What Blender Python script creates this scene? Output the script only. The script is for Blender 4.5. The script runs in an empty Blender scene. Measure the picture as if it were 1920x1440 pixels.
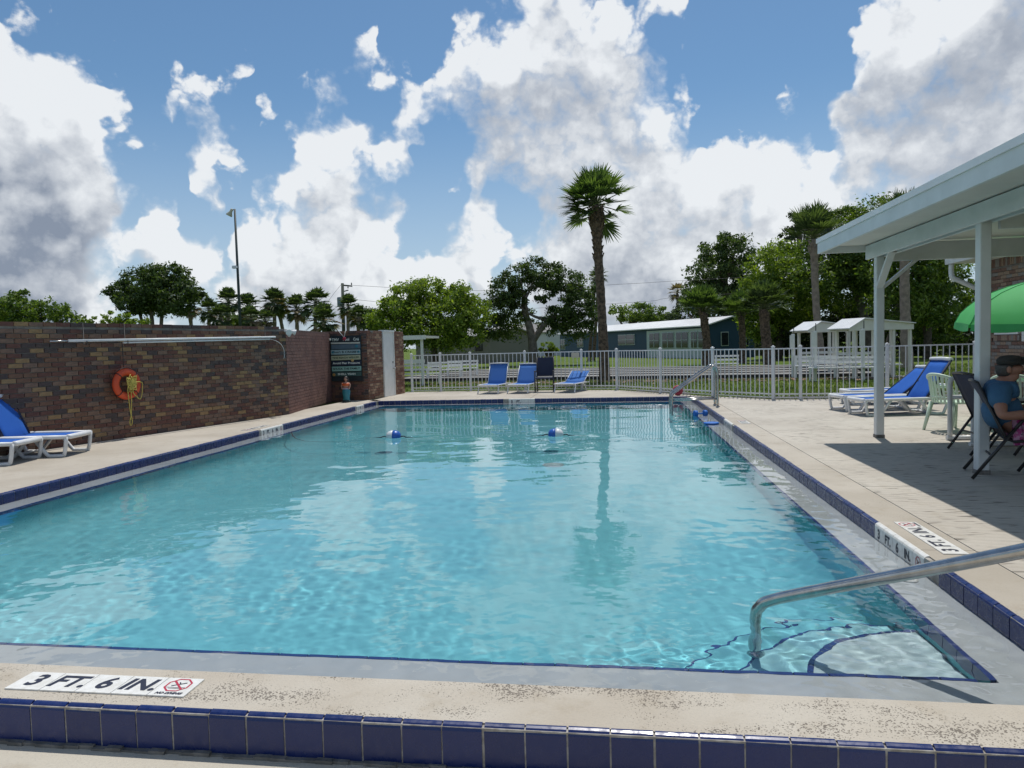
import bpy, math, random
from mathutils import Vector, Matrix
import numpy as np
random.seed(7)
R_ = math.radians
SC = bpy.context.scene
COL = SC.collection

# ------------------------------------------------------------------ camera
cam_d = bpy.data.cameras.new('camera')
cam = bpy.data.objects.new('camera', cam_d)
COL.objects.link(cam)
SC.camera = cam
cam_d.sensor_width = 36.0
cam_d.lens = 25.03
cam_d.clip_start = 0.05
cam_d.clip_end = 3000
CAM_H = 1.4
RX = ((0.98969731, -0.01877755, -0.14193885),
      (0.14067306, -0.05700961, 0.98841337),
      (-0.02665186, -0.99819703, -0.05378076))
cam.matrix_world = Matrix(((RX[0][0], -RX[0][1], -RX[0][2], 0),
                           (RX[1][0], -RX[1][1], -RX[1][2], 0),
                           (RX[2][0], -RX[2][1], -RX[2][2], CAM_H),
                           (0, 0, 0, 1)))
# ------------------------------------------------------------------ sun direction (towards the sun)
SUN = Vector((0.06, 0.33, 0.94)).normalized()
SUN_EL = math.asin(SUN.z)
SUN_AZ = math.atan2(SUN.x, SUN.y)      # clockwise from +Y

SC.view_settings.view_transform = 'Standard'
SC.view_settings.look = 'None'
SC.view_settings.gamma = 1.0
SC.view_settings.exposure = 0.0
SC.view_settings.use_curve_mapping = False
SC.render.engine = 'CYCLES'
SC.cycles.use_denoising = True
SC.cycles.max_bounces = 12
SC.cycles.diffuse_bounces = 3
SC.cycles.glossy_bounces = 4
SC.cycles.transmission_bounces = 8
SC.cycles.transparent_max_bounces = 24
SC.cycles.caustics_reflective = False
SC.cycles.caustics_refractive = True
SC.cycles.sample_clamp_indirect = 6.0

def px(u, v, Y):
    """direction helper: the world point seen at a photo position, at depth Y"""
    d = ((u - 960) / 1335., (v - 720) / 1335., 1.)
    w = [sum(RX[i][k] * d[k] for k in range(3)) for i in range(3)]
    t = Y / w[1]
    return Vector((t * w[0], Y, CAM_H + t * w[2]))
def pdir(u, v):
    d = ((u - 960) / 1335., (v - 720) / 1335., 1.)
    return Vector([sum(RX[i][k] * d[k] for k in range(3)) for i in range(3)]).normalized()

# ------------------------------------------------------------------ sun lamp
sd = bpy.data.lights.new('sun', 'SUN')
sd.energy = 3.5
sd.angle = R_(0.53)
sd.color = (1.0, 0.96, 0.90)
sun = bpy.data.objects.new('sun', sd)
COL.objects.link(sun)
sun.rotation_euler = SUN.to_track_quat('Z', 'Y').to_euler()
sun.location = (0, 20, 60)
# ------------------------------------------------------------------ node helpers
class NT:
    def __init__(s, tree): s.t = tree
    def n(s, kind, **kw):
        x = s.t.nodes.new(kind)
        for k, v in kw.items(): setattr(x, k, v)
        return x
    def put(s, sock, val):
        if val is None: return
        if hasattr(val, 'is_output'): s.t.links.new(val, sock)
        else: sock.default_value = val
    def m(s, op, a, b=None, c=None, clamp=False):
        x = s.n('ShaderNodeMath', operation=op, use_clamp=clamp)
        s.put(x.inputs[0], a); s.put(x.inputs[1], b); s.put(x.inputs[2], c)
        return x.outputs[0]
    def v(s, op, a, b=None, out=0):
        x = s.n('ShaderNodeVectorMath', operation=op)
        s.put(x.inputs[0], a)
        if op == 'SCALE': s.put(x.inputs['Scale'], b)
        else: s.put(x.inputs[1], b)
        return x.outputs['Value'] if op in ('DOT_PRODUCT', 'LENGTH') else x.outputs[0]
    def noise(s, vec, scale, detail=3, rough=0.55, out='Fac', dist=0.0):
        x = s.n('ShaderNodeTexNoise')
        s.put(x.inputs['Vector'], vec)
        x.inputs['Scale'].default_value = scale; x.inputs['Detail'].default_value = detail
        x.inputs['Roughness'].default_value = rough; x.inputs['Distortion'].default_value = dist
        return x.outputs[out]
    def vor(s, vec, scale, feature='F1', detail=0, out='Distance', rand=1.0):
        x = s.n('ShaderNodeTexVoronoi', feature=feature)
        s.put(x.inputs['Vector'], vec); x.inputs['Scale'].default_value = scale
        if 'Detail' in x.inputs: x.inputs['Detail'].default_value = detail
        x.inputs['Randomness'].default_value = rand
        return x.outputs[out]
    def ramp(s, val, a, b, lo=0.0, hi=1.0, smooth=True):
        x = s.n('ShaderNodeMapRange', interpolation_type='SMOOTHSTEP' if smooth else 'LINEAR')
        x.clamp = True
        for i, q in enumerate((val, a, b, lo, hi)): s.put(x.inputs[i], q)
        return x.outputs[0]
    def mix(s, f, a, b, mode='MIX'):
        x = s.n('ShaderNodeMix', data_type='RGBA', blend_type=mode)
        s.put(x.inputs[0], f)
        for i, q in ((6, a), (7, b)):
            if hasattr(q, 'is_output'): s.t.links.new(q, x.inputs[i])
            else: x.inputs[i].default_value = (*q, 1) if len(q) == 3 else q
        return x.outputs[2]

# ------------------------------------------------------------------ world: clear sky with cumulus
world = bpy.data.worlds.new('World')
SC.world = world
world.use_nodes = True
wt = world.node_tree
bg = wt.nodes['Background']
sky = wt.nodes.new('ShaderNodeTexSky')
sky.sky_type = 'NISHITA'
sky.sun_disc = False
sky.sun_elevation = SUN_EL
sky.sun_rotation = SUN_AZ
sky.air_density = 1.0
sky.dust_density = 0.6
sky.ozone_density = 2.5
SKY_STRENGTH = 0.11
bg.inputs[1].default_value = SKY_STRENGTH
BLOBS = [  # photo position of each cloud's heart (turned into a fixed sky direction), radius in photo pixels, weight
 (-20,330,170,1.55),(60,330,130,1.5),(90,190,105,1.15),(0,160,100,1.15),(150,270,75,1.1),(40,470,110,1.35),(95,520,75,1.1),(-170,350,220,1.5),(190,215,48,.95),(-130,110,130,1.1),(120,590,70,.9),(20,590,80,1.0),
 (425,115,40,.85),(385,165,46,.85),(345,215,38,.7),(300,300,34,.85),(265,240,30,.75),(360,90,20,.6),(270,72,30,.66),(330,110,24,.6),
 (290,430,40,1.0),(290,470,56,1.0),(370,480,44,1.0),(235,490,40,.85),
 (410,255,36,.95),(440,300,36,1.0),(385,345,34,.95),(490,320,36,.9),
 (560,350,60,1.0),(620,320,70,1.1),(700,300,62,1.1),(750,310,34,1.0),(600,420,80,1.2),(520,430,60,1.0),(680,430,80,1.1),(560,500,90,1.15),(660,520,90,1.0),(760,480,60,.95),(820,500,50,.95),(490,520,70,.9),(720,560,80,.9),(440,560,80,.75),
 (620,180,56,.80),(570,205,46,.72),(520,230,36,.66),(683,45,34,.82),(690,95,40,.85),(730,130,52,.85),(660,130,30,.7),
 (900,50,80,1.0),(960,110,120,1.1),(1040,60,130,1.15),(1130,90,100,1.05),(860,160,90,1.0),(800,200,60,.95),(960,220,120,1.1),(1080,210,130,1.1),(1190,270,110,1.05),(1270,240,70,1.0),(1220,180,60,.95),(1030,310,90,1.05),(1330,260,55,.95),(1370,280,40,.9),(1120,330,110,1.05),(1180,30,70,.95),
 (845,330,32,.95),(900,345,40,.9),(905,395,50,.85),(950,300,50,.95),(945,450,30,.85),(890,435,24,.75),
 (1050,400,70,1.1),(1150,420,110,1.2),(1260,400,120,1.2),(1380,350,110,1.1),(1270,500,110,1.15),(1400,450,110,1.1),(1500,330,80,1.0),(1200,560,110,1.0),(920,500,50,.95),(980,480,40,.85),(1500,420,110,1.1),(1560,350,80,1.0),(1090,520,90,1.0),(860,520,60,.95),
 (1700,60,90,1.2),(1660,130,70,1.1),(1640,210,66,1.1),(1625,185,40,1.0),(1760,210,120,1.2),(1860,100,150,1.25),(1640,280,60,1.05),(1920,250,130,1.2),(1700,330,90,1.05),(2000,60,220,1.25),(1640,370,90,1.05),(1800,330,110,1.1),(1680,10,60,1.1),(1590,170,24,.9),
 (1390,140,30,.64),(1500,200,44,.60),(1275,90,36,.68),(1420,100,26,.58),(1550,300,34,.85)]
AZ0, AZ1 = R_(-52), R_(40)                # azimuth window that holds the clouds placed one by one
BANDS = [R_(e) for e in (0.0, 2.4, 4.8, 7.2, 9.6, 12.2, 14.8, 17.6, 20.4, 23.4, 27.0, 33.0)]
def blob_field(az, e):
    d = Vector((math.sin(az) * math.cos(e), math.cos(az) * math.cos(e), math.sin(e)))
    acc = 0.0
    for c, r, w in BL:
        k = d.dot(c)
        t = (k - math.cos(r * 1.18)) / (math.cos(r * 0.42) - math.cos(r * 1.18))
        t = max(0.0, min(1.0, t)); t = t * t * (3 - 2 * t) * w
        h = max(0.0, 0.18 - abs(acc - t)) / 0.18
        acc = max(acc, t) + h * h * h * 0.18 / 6.0
    return acc
BL = [(pdir(b[0], b[1]), math.atan(b[2] * 1.04 / 1335.), b[3]) for b in BLOBS]
NP = 120
q = NT(wt)
tc = q.n('ShaderNodeTexCoord')
D0 = q.v('NORMALIZE', tc.outputs['Generated'])
w1 = q.v('SCALE', q.v('SUBTRACT', q.noise(D0, 7.0, 2, .55, 'Color'), (.5, .5, .5)), 0.10)
w2 = q.v('SCALE', q.v('SUBTRACT', q.noise(D0, 28.0, 2, .6, 'Color'), (.5, .5, .5)), 0.045)
WARP = q.v('ADD', w1, w2)
CURVES = []
for c in range(4):
    CURVES.append([[blob_field(AZ0 + (AZ1 - AZ0) * i / (NP - 1), BANDS[c * 3 + k]) for i in range(NP)] for k in range(3)])
def mask_of(D):
    Dw = q.v('NORMALIZE', q.v('ADD', D, WARP))
    sp = q.n('ShaderNodeSeparateXYZ'); q.put(sp.inputs[0], Dw)
    az = q.m('ARCTAN2', sp.outputs[0], sp.outputs[1])
    e = q.m('ARCSINE', sp.outputs[2])
    u = q.ramp(az, AZ0, AZ1, 0.0, 1.0, smooth=False)
    cb = q.n('ShaderNodeCombineColor')
    for i in range(3): q.put(cb.inputs[i], u)
    acc = None
    for c in range(4):
        rc = q.n('ShaderNodeRGBCurve')
        mp = rc.mapping
        mp.use_clip = False
        for k in range(3):
            cv = mp.curves[k]
            for i in range(NP):
                x, y = i / (NP - 1), CURVES[c][k][i] / 2.0
                if i == 0: cv.points[0].location = (x, y)
                elif i == NP - 1: cv.points[-1].location = (x, y)
                else: cv.points.new(x, y)
        mp.update()
        q.put(rc.inputs['Color'], cb.outputs[0])
        sc = q.n('ShaderNodeSeparateColor'); q.put(sc.inputs[0], rc.outputs[0])
        for k in range(3):
            j = c * 3 + k
            lo = BANDS[j] - BANDS[j - 1] if j else R_(6)
            hi = BANDS[j + 1] - BANDS[j] if j < 11 else R_(14)
            up = q.ramp(e, BANDS[j] - lo, BANDS[j], smooth=False) if j else 1.0
            dn = q.ramp(e, BANDS[j], BANDS[j] + hi, 1.0, 0.0, smooth=False)
            wgt = q.m('MULTIPLY', up, dn) if j else dn
            t = q.m('MULTIPLY', sc.outputs[k], wgt)
            acc = t if acc is None else q.m('ADD', acc, t)
    acc = q.m('MULTIPLY', acc, 2.0)
    acc = q.m('ADD', acc, q.m('MULTIPLY', q.ramp(e, R_(11), R_(3.0)), .46))
    # beyond the window the sky goes on with cumulus of the same size and cover
    gen = q.m('MULTIPLY', q.ramp(q.noise(Dw, 2.6, 1, .5), .40, .66), 1.1)
    win = q.m('MULTIPLY', q.m('MULTIPLY', q.ramp(az, R_(-51), R_(-44)), q.ramp(az, R_(39), R_(33), 0.0, 1.0)), q.ramp(e, R_(43), R_(36)))
    return q.m('ADD', q.m('MULTIPLY', acc, win), q.m('MULTIPLY', gen, q.m('SUBTRACT', 1.0, win)))
m0 = mask_of(D0)
D1 = q.v('ADD', D0, (0.01, 0.0, 0.06))
m1 = mask_of(D1)
fb0 = q.m('SUBTRACT', q.noise(q.v('MULTIPLY', D0, (1, 1, 1.25)), 11.0, 8, .64), .5)
fb1 = q.m('SUBTRACT', q.noise(q.v('MULTIPLY', D1, (1, 1, 1.25)), 11.0, 3, .58), .5)
pf = q.m('SUBTRACT', .45, q.vor(q.v('ADD', D0, w2), 19.0, 'F1', 3.0))
fb2 = q.m('SUBTRACT', q.noise(D0, 48.0, 5, .62), .5)
f0 = q.m('ADD', q.m('MULTIPLY', fb2, .30), q.m('ADD', q.m('ADD', q.m('ADD', m0, -0.36), q.m('MULTIPLY', fb0, 1.05)), q.m('MULTIPLY', pf, .62)))
f1 = q.m('ADD', q.m('ADD', m1, -0.50), q.m('MULTIPLY', fb1, 0.8))
sep = q.n('ShaderNodeSeparateXYZ'); q.put(sep.inputs[0], D0)
el = sep.outputs[2]
thick = q.ramp(f1, 0.40, 1.35, smooth=False)                         # how much cloud lies between here and the sun
lit = q.ramp(q.m('SUBTRACT', f0, f1), -0.25, 0.40, smooth=False)      # sunward rim of each puff
alpha = q.ramp(f0, q.m('ADD', -0.15, q.m('MULTIPLY', lit, .13)), q.m('SUBTRACT', .56, q.m('MULTIPLY', lit, .38)))   # crisp sunlit tops, soft undersides
shade = q.m('SUBTRACT', q.m('MULTIPLY', thick, 1.12), q.m('MULTIPLY', lit, .50))
shade = q.m('ADD', q.m('ADD', shade, .17), q.m('ADD', q.m('MULTIPLY', fb2, -.34), q.m('MULTIPLY', fb0, -.42)), clamp=True)
ccol = q.mix(shade, (7.7, 7.95, 8.2), (2.2, 2.6, 3.35))
haze = q.ramp(el, -0.02, 0.34, 0.70, 0.0)
skycol = q.mix(1.0, sky.outputs[0], (0.66, 0.84, 0.90), 'MULTIPLY')
skycol = q.mix(haze, skycol, (4.9, 5.7, 6.9))
fin = q.mix(q.m('MULTIPLY', alpha, 0.96), skycol, ccol)
wt.links.new(fin, bg.inputs[0])
world.cycles.sampling_method = 'MANUAL'
world.cycles.sample_map_resolution = 512
# ------------------------------------------------------------------ mesh helpers
class MB:
    def __init__(s): s.v = []; s.f = []; s.mi = []; s.sm = []
    def add(s, verts, faces, mi=0, smooth=False):
        o = len(s.v)
        s.v += [tuple(p) for p in verts]
        for f in faces:
            s.f.append(tuple(o + i for i in f)); s.mi.append(mi); s.sm.append(smooth)
        return s
    def box(s, c, size, rz=0.0, mi=0, bev=0.0):
        hx, hy, hz = size[0] / 2, size[1] / 2, size[2] / 2
        ca, sa = math.cos(rz), math.sin(rz)
        def T(x, y, z): return (c[0] + x * ca - y * sa, c[1] + x * sa + y * ca, c[2] + z)
        if bev <= 0:
            vs = [T(x, y, z) for z in (-hz, hz) for x, y in ((-hx, -hy), (hx, -hy), (hx, hy), (-hx, hy))]
            return s.add(vs, [(0, 3, 2, 1), (4, 5, 6, 7), (0, 1, 5, 4), (1, 2, 6, 5), (2, 3, 7, 6), (3, 0, 4, 7)], mi)
        b = min(bev, hx * .9, hy * .9, hz * .9)
        def ring(ex, ey, z): return [T(-ex, -ey + b, z), T(-ex + b, -ey, z), T(ex - b, -ey, z), T(ex, -ey + b, z), T(ex, ey - b, z), T(ex - b, ey, z), T(-ex + b, ey, z), T(-ex, ey - b, z)]
        vs = ring(hx - b, hy - b, -hz) + ring(hx, hy, -hz + b) + ring(hx, hy, hz - b) + ring(hx - b, hy - b, hz)
        fs = [tuple(range(7, -1, -1)), tuple(range(24, 32))]
        for k in range(3):
            for i in range(8):
                j = (i + 1) % 8
                fs.append((k * 8 + i, k * 8 + j, k * 8 + 8 + j, k * 8 + 8 + i))
        return s.add(vs, fs, mi)
    def beam(s, p0, p1, w, h, up=(0, 0, 1), mi=0):
        p0, p1 = Vector(p0), Vector(p1); d = (p1 - p0).normalized(); u = Vector(up)
        x = d.cross(u)
        if x.length < 1e-5: x = d.cross(Vector((1, 0, 0)))
        x.normalize(); u = x.cross(d).normalized()
        vs = []
        for p in (p0, p1):
            for a, b in ((-1, -1), (1, -1), (1, 1), (-1, 1)): vs.append(p + x * (a * w / 2) + u * (b * h / 2))
        return s.add(vs, [(0, 1, 2, 3), (7, 6, 5, 4), (0, 4, 5, 1), (1, 5, 6, 2), (2, 6, 7, 3), (3, 7, 4, 0)], mi)
    def tube(s, pts, r, n=8, closed=False, mi=0, caps=True):
        pts = [Vector(p) for p in pts]; m = len(pts)
        rr = r if isinstance(r, (list, tuple)) else [r] * m
        vs = []; ref = None
        for i, p in enumerate(pts):
            a = pts[(i - 1) % m] if (closed or i > 0) else p
            b = pts[(i + 1) % m] if (closed or i < m - 1) else p
            d = (b - a).normalized()
            if ref is None:
                ref = d.cross(Vector((0, 0, 1)))
                if ref.length < 1e-3: ref = d.cross(Vector((1, 0, 0)))
            ref = (ref - d * ref.dot(d)).normalized(); up = d.cross(ref)
            for k in range(n):
                t = 2 * math.pi * k / n
                vs.append(p + ref * (math.cos(t) * rr[i]) + up * (math.sin(t) * rr[i]))
        fs = []
        for i in range(m if closed else m - 1):
            j = (i + 1) % m
            for k in range(n):
                l = (k + 1) % n
                fs.append((i * n + k, i * n + l, j * n + l, j * n + k))
        s.add(vs, fs, mi, True)
        if caps and not closed:
            o = len(s.v) - len(vs)
            for base, rev in ((o, True), (o + (m - 1) * n, False)):
                f = [base + k for k in range(n)]
                s.f.append(tuple(f[::-1] if rev else f)); s.mi.append(mi); s.sm.append(False)
        return s
    def lathe(s, prof, c=(0, 0, 0), n=20, mi=0, smooth=True, sx=1.0, sy=1.0, wob=None):
        vs = []; fs = []
        for i, (r, z) in enumerate(prof):
            for k in range(n):
                t = 2 * math.pi * k / n
                q = r * (wob(k / n, z) if wob else 1.0)
                vs.append((c[0] + q * sx * math.cos(t), c[1] + q * sy * math.sin(t), c[2] + z))
        for i in range(len(prof) - 1):
            for k in range(n):
                l = (k + 1) % n
                fs.append((i * n + k, i * n + l, (i + 1) * n + l, (i + 1) * n + k))
        s.add(vs, fs, mi, smooth)
        o = len(s.v) - len(vs)
        for base, rev in ((o, True), (o + (len(prof) - 1) * n, False)):
            f = [base + k for k in range(n)]
            s.f.append(tuple(f[::-1] if rev else f)); s.mi.append(mi); s.sm.append(False)
        return s
    def ball(s, c, r, n=14, m=9, mi=0):
        rx, ry, rz = r if isinstance(r, (tuple, list)) else (r, r, r)
        prof = [(math.sin(math.pi * i / m), -math.cos(math.pi * i / m)) for i in range(m + 1)]
        vs = []; fs = []
        for a, z in prof:
            a = max(a, 1e-3)
            for k in range(n):
                t = 2 * math.pi * k / n
                vs.append((c[0] + rx * a * math.cos(t), c[1] + ry * a * math.sin(t), c[2] + rz * z))
        for i in range(m):
            for k in range(n):
                l = (k + 1) % n
                fs.append((i * n + k, i * n + l, (i + 1) * n + l, (i + 1) * n + k))
        return s.add(vs, fs, mi, True)
    def prism(s, poly, h0, h1, axis='z', mi=0):
        """extrude a 2D polygon: axis z -> (x,y), y -> (x,z), x -> (y,z)"""
        def P(a, b, h): return {'z': (a, b, h), 'y': (a, h, b), 'x': (h, a, b)}[axis]
        n = len(poly)
        vs = [P(a, b, h0) for a, b in poly] + [P(a, b, h1) for a, b in poly]
        fs = [tuple(range(n - 1, -1, -1)), tuple(range(n, 2 * n))] + [(i, (i + 1) % n, n + (i + 1) % n, n + i) for i in range(n)]
        return s.add(vs, fs, mi)
    def mesh(s, name, mats):
        me = bpy.data.meshes.new(name)
        me.from_pydata(s.v, [], s.f)
        for m in (mats if isinstance(mats, (list, tuple)) else [mats]): me.materials.append(m)
        me.polygons.foreach_set('material_index', s.mi)
        me.polygons.foreach_set('use_smooth', s.sm)
        me.update()
        return me
    def build(s, name, mats, parent=None, loc=None, rz=0.0):
        return link(name, s.mesh(name, mats), parent, loc, rz)
def link(name, me, parent=None, loc=None, rz=0.0):
    o = bpy.data.objects.new(name, me)
    COL.objects.link(o)
    if loc is not None: o.location = loc
    if rz: o.rotation_euler = (0, 0, rz)
    if parent is not None: o.parent = parent
    return o
def tag(o, label=None, cat=None, group=None, kind=None):
    if label: o['label'] = label
    if cat: o['category'] = cat
    if group: o['group'] = group
    if kind: o['kind'] = kind
    return o
def thing(name, label, cat, loc=(0, 0, 0), rz=0.0, group=None):
    o = bpy.data.objects.new(name, None)
    o.empty_display_size = .1
    COL.objects.link(o)
    o.location = loc; o.rotation_euler = (0, 0, rz)
    return tag(o, label, cat, group)
def copy_tree(o, parent=None):
    c = o.copy(); COL.objects.link(c)
    if parent is not None: c.parent = parent
    for ch in list(o.children): copy_tree(ch, c)
    return c
def arc(p0, p1, p2, n=8):
    p0, p1, p2 = Vector(p0), Vector(p1), Vector(p2)
    return [p0 * (1 - t) ** 2 + p1 * (2 * t * (1 - t)) + p2 * t * t for t in [i / n for i in range(n + 1)]]
def wmat(o):
    return (wmat(o.parent) if o.parent else Matrix.Identity(4)) @ o.matrix_basis
def setw(o, mw):
    o.matrix_basis = (wmat(o.parent).inverted() if o.parent else Matrix.Identity(4)) @ mw
def receive(o): o.cycles.is_caustics_receiver = True; return o
def text_mesh(s, size, mat, bold=0.0, shear=0.0, align='CENTER', sx=1.0):
    cu = bpy.data.curves.new('lettering', 'FONT')
    cu.body = s; cu.size = size; cu.offset = bold; cu.shear = shear
    cu.align_x = align; cu.align_y = 'CENTER'; cu.resolution_u = 3
    ob = bpy.data.objects.new('tmp', cu); COL.objects.link(ob)
    dg = bpy.context.evaluated_depsgraph_get()
    me = bpy.data.meshes.new_from_object(ob.evaluated_get(dg))
    bpy.data.objects.remove(ob); bpy.data.curves.remove(cu)
    me.materials.clear(); me.materials.append(mat)
    if sx != 1.0:
        for v in me.vertices: v.co.x *= sx
    me.name = 'lettering'
    return me

# ------------------------------------------------------------------ materials
def mat(name, col, rough=.6, col2=None, scale=6.0, amt=1.0, bump=0.0, bscale=60.0, metal=0.0, detail=4, island=0.0, spec=None, trans=0.0, world_pos=False, objrand=0.0, coat=0.0):
    m = bpy.data.materials.new(name); m.use_nodes = True
    q = NT(m.node_tree); b = m.node_tree.nodes['Principled BSDF']
    b.inputs['Roughness'].default_value = rough; b.inputs['Metallic'].default_value = metal
    if spec is not None: b.inputs['Specular IOR Level'].default_value = spec
    if coat: b.inputs['Coat Weight'].default_value = coat; b.inputs['Coat Roughness'].default_value = .08
    vec = None
    if col2 is not None or bump:
        if world_pos: vec = q.n('ShaderNodeNewGeometry').outputs['Position']
        else: vec = q.n('ShaderNodeTexCoord').outputs['Object']
    c = None
    if col2 is not None:
        f = q.ramp(q.noise(vec, scale, detail, .6), .5 - .25 / amt, .5 + .25 / amt)
        c = q.mix(f, col, col2)
    if island:
        g = q.n('ShaderNodeNewGeometry').outputs['Random Per Island']
        f = q.m('ADD', q.m('MULTIPLY', g, 2 * island), 1 - island)
        base = c if c is not None else (*col, 1)
        cc = q.n('ShaderNodeCombineColor')
        for i in range(3): q.put(cc.inputs[i], f)
        c = q.mix(1.0, base, cc.outputs[0], 'MULTIPLY')
    if objrand:
        g = q.n('ShaderNodeObjectInfo').outputs['Random']
        f = q.m('ADD', q.m('MULTIPLY', g, 2 * objrand), 1 - objrand)
        base = c if c is not None else (*col, 1)
        cc = q.n('ShaderNodeCombineColor')
        for i in range(3): q.put(cc.inputs[i], f)
        c = q.mix(1.0, base, cc.outputs[0], 'MULTIPLY')
    if c is not None: q.t.links.new(c, b.inputs['Base Color'])
    else: b.inputs['Base Color'].default_value = (*col, 1)
    if bump:
        bn = q.n('ShaderNodeBump'); bn.inputs['Strength'].default_value = bump; bn.inputs['Distance'].default_value = .01
        q.put(bn.inputs['Height'], q.noise(vec, bscale, 4, .6)); q.t.links.new(bn.outputs[0], b.inputs['Normal'])
    return m
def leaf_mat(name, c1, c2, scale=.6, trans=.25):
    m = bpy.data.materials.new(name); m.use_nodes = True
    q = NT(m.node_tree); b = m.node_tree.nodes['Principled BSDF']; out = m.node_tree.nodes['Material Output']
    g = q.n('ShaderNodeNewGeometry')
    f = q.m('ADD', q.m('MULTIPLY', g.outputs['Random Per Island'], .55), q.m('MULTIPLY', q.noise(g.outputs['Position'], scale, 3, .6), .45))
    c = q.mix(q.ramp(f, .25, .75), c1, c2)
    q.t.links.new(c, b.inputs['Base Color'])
    b.inputs['Roughness'].default_value = .55; b.inputs['Specular IOR Level'].default_value = .3
    tr = q.n('ShaderNodeBsdfTranslucent')
    q.t.links.new(q.mix(1.0, c, (1.5, 1.6, .6), 'MULTIPLY'), tr.inputs[0])
    mx = q.n('ShaderNodeMixShader'); mx.inputs[0].default_value = trans
    q.t.links.new(b.outputs[0], mx.inputs[1]); q.t.links.new(tr.outputs[0], mx.inputs[2]); q.t.links.new(mx.outputs[0], out.inputs[0])
    return m

M = {}
def deck_mat(name, base, alt, pit=0.0, groove=0.0, stain=(.30, .24, .16)):
    m = bpy.data.materials.new(name); m.use_nodes = True
    q = NT(m.node_tree); b = m.node_tree.nodes['Principled BSDF']
    pos = q.n('ShaderNodeNewGeometry').outputs['Position']
    big = q.noise(pos, .7, 4, .6); mid = q.noise(pos, 5.0, 5, .65); fin = q.noise(pos, 90.0, 3, .6)
    c = q.mix(q.ramp(big, .32, .68), base, alt)
    c = q.mix(q.m('MULTIPLY', q.ramp(mid, .52, .75), .35), c, stain)
    c = q.mix(q.m('MULTIPLY', q.ramp(fin, .45, .75), .22), c, tuple(x * .55 for x in base))
    h = fin
    if pit:      # weathered pits, thick in some patches
        cl = q.ramp(q.noise(q.v('MULTIPLY', pos, (1.0, 2.2, 1.0)), 1.5, 3, .62), .36, .66)
        cells = q.vor(q.v('MULTIPLY', q.v('ADD', pos, q.v('SCALE', q.noise(pos, 30, 2, .5, 'Color'), .03)), (1.0, 1.0, 1.0)), 105.0)
        sizes = q.noise(pos, 40.0, 2, .5)
        thr = q.m('MULTIPLY', q.m('MULTIPLY', cl, sizes), (.56 * pit))
        pm = q.ramp(q.m('SUBTRACT', thr, cells), -.02, .06)
        c = q.mix(q.m('MULTIPLY', pm, .8), c, (.11, .092, .075))
        h = q.m('SUBTRACT', fin, q.m('MULTIPLY', pm, 1.6))
    if groove:   # broom-and-chisel pattern of the old deck: short dark nicks laid in rows
        st = q.noise(q.v('MULTIPLY', pos, (5.0, 26.0, 1.0)), 1.0, 2, .5)
        nk = q.ramp(st, .57, .68)
        pa = q.ramp(q.noise(pos, .8, 3, .55), .36, .6)
        c = q.mix(q.m('MULTIPLY', q.m('MULTIPLY', nk, pa), groove), c, (.14, .125, .105))
        wv = q.m('SINE', q.m('MULTIPLY', q.v('DOT_PRODUCT', q.v('ADD', pos, q.v('SCALE', q.noise(pos, 3, 2, .5, 'Color'), .05)), (14., 70., 0.)), 1.0))
        c = q.mix(q.m('MULTIPLY', q.ramp(wv, .3, 1.0), .16 * groove), c, (.25, .22, .18))
        h = q.m('SUBTRACT', q.m('ADD', fin, q.m('MULTIPLY', wv, -.25)), nk)
    q.t.links.new(c, b.inputs['Base Color'])
    b.inputs['Roughness'].default_value = .82; b.inputs['Specular IOR Level'].default_value = .3
    bn = q.n('ShaderNodeBump'); bn.inputs['Strength'].default_value = .5; bn.inputs['Distance'].default_value = .006
    q.put(bn.inputs['Height'], h); q.t.links.new(bn.outputs[0], b.inputs['Normal'])
    return m
M['deck'] = deck_mat('deck_concrete', (.53, .49, .42), (.44, .40, .34), 0, 1.0)
M['coping'] = deck_mat('coping_concrete', (.49, .445, .375), (.39, .345, .28), .75, 0)
M['near_coping'] = deck_mat('weathered_coping', (.52, .475, .40), (.42, .365, .29), 1.7, 0)
M['grey_base'] = mat('render_grey', (.21, .20, .185), .85, (.12, .115, .105), 14, 1.6, .6, 50, world_pos=True)
M['joint'] = mat('joint_dark', (.05, .045, .04), .9)
def tile_mat():
    m = bpy.data.materials.new('blue_glazed_tile'); m.use_nodes = True
    q = NT(m.node_tree); b = m.node_tree.nodes['Principled BSDF']
    r = q.n('ShaderNodeObjectInfo').outputs['Random']
    pos = q.n('ShaderNodeNewGeometry').outputs['Position']
    c = q.mix(r, (.006, .017, .092), (.010, .024, .120))
    st = q.ramp(q.noise(pos, 18, 5, .7), .55, .8)
    c = q.mix(q.m('MULTIPLY', st, .04), c, (.12, .14, .22))
    q.t.links.new(c, b.inputs['Base Color'])
    b.inputs['Roughness'].default_value = .22
    q.put(b.inputs['Roughness'], q.ramp(q.noise(pos, 25, 3, .6), .3, .7, .20, .42))
    return m
M['tile'] = tile_mat()
M['grout'] = mat('grout', (.42, .40, .36), .9, (.24, .22, .19), 20, 1.5, world_pos=True)
M['white_tile'] = mat('white_marker_tile', (.78, .77, .73), .28, (.66, .64, .58), 25, 1.2)
M['ink'] = mat('navy_print', (.012, .015, .035), .5)
M['red_ink'] = mat('red_print', (.42, .02, .05), .5)
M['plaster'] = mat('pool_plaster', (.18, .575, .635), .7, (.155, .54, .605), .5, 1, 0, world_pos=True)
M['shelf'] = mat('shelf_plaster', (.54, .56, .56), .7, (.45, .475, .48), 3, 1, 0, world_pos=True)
M['step'] = mat('step_plaster', (.54, .68, .69), .7, (.46, .61, .63), 4, 1, 0, world_pos=True)
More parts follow.
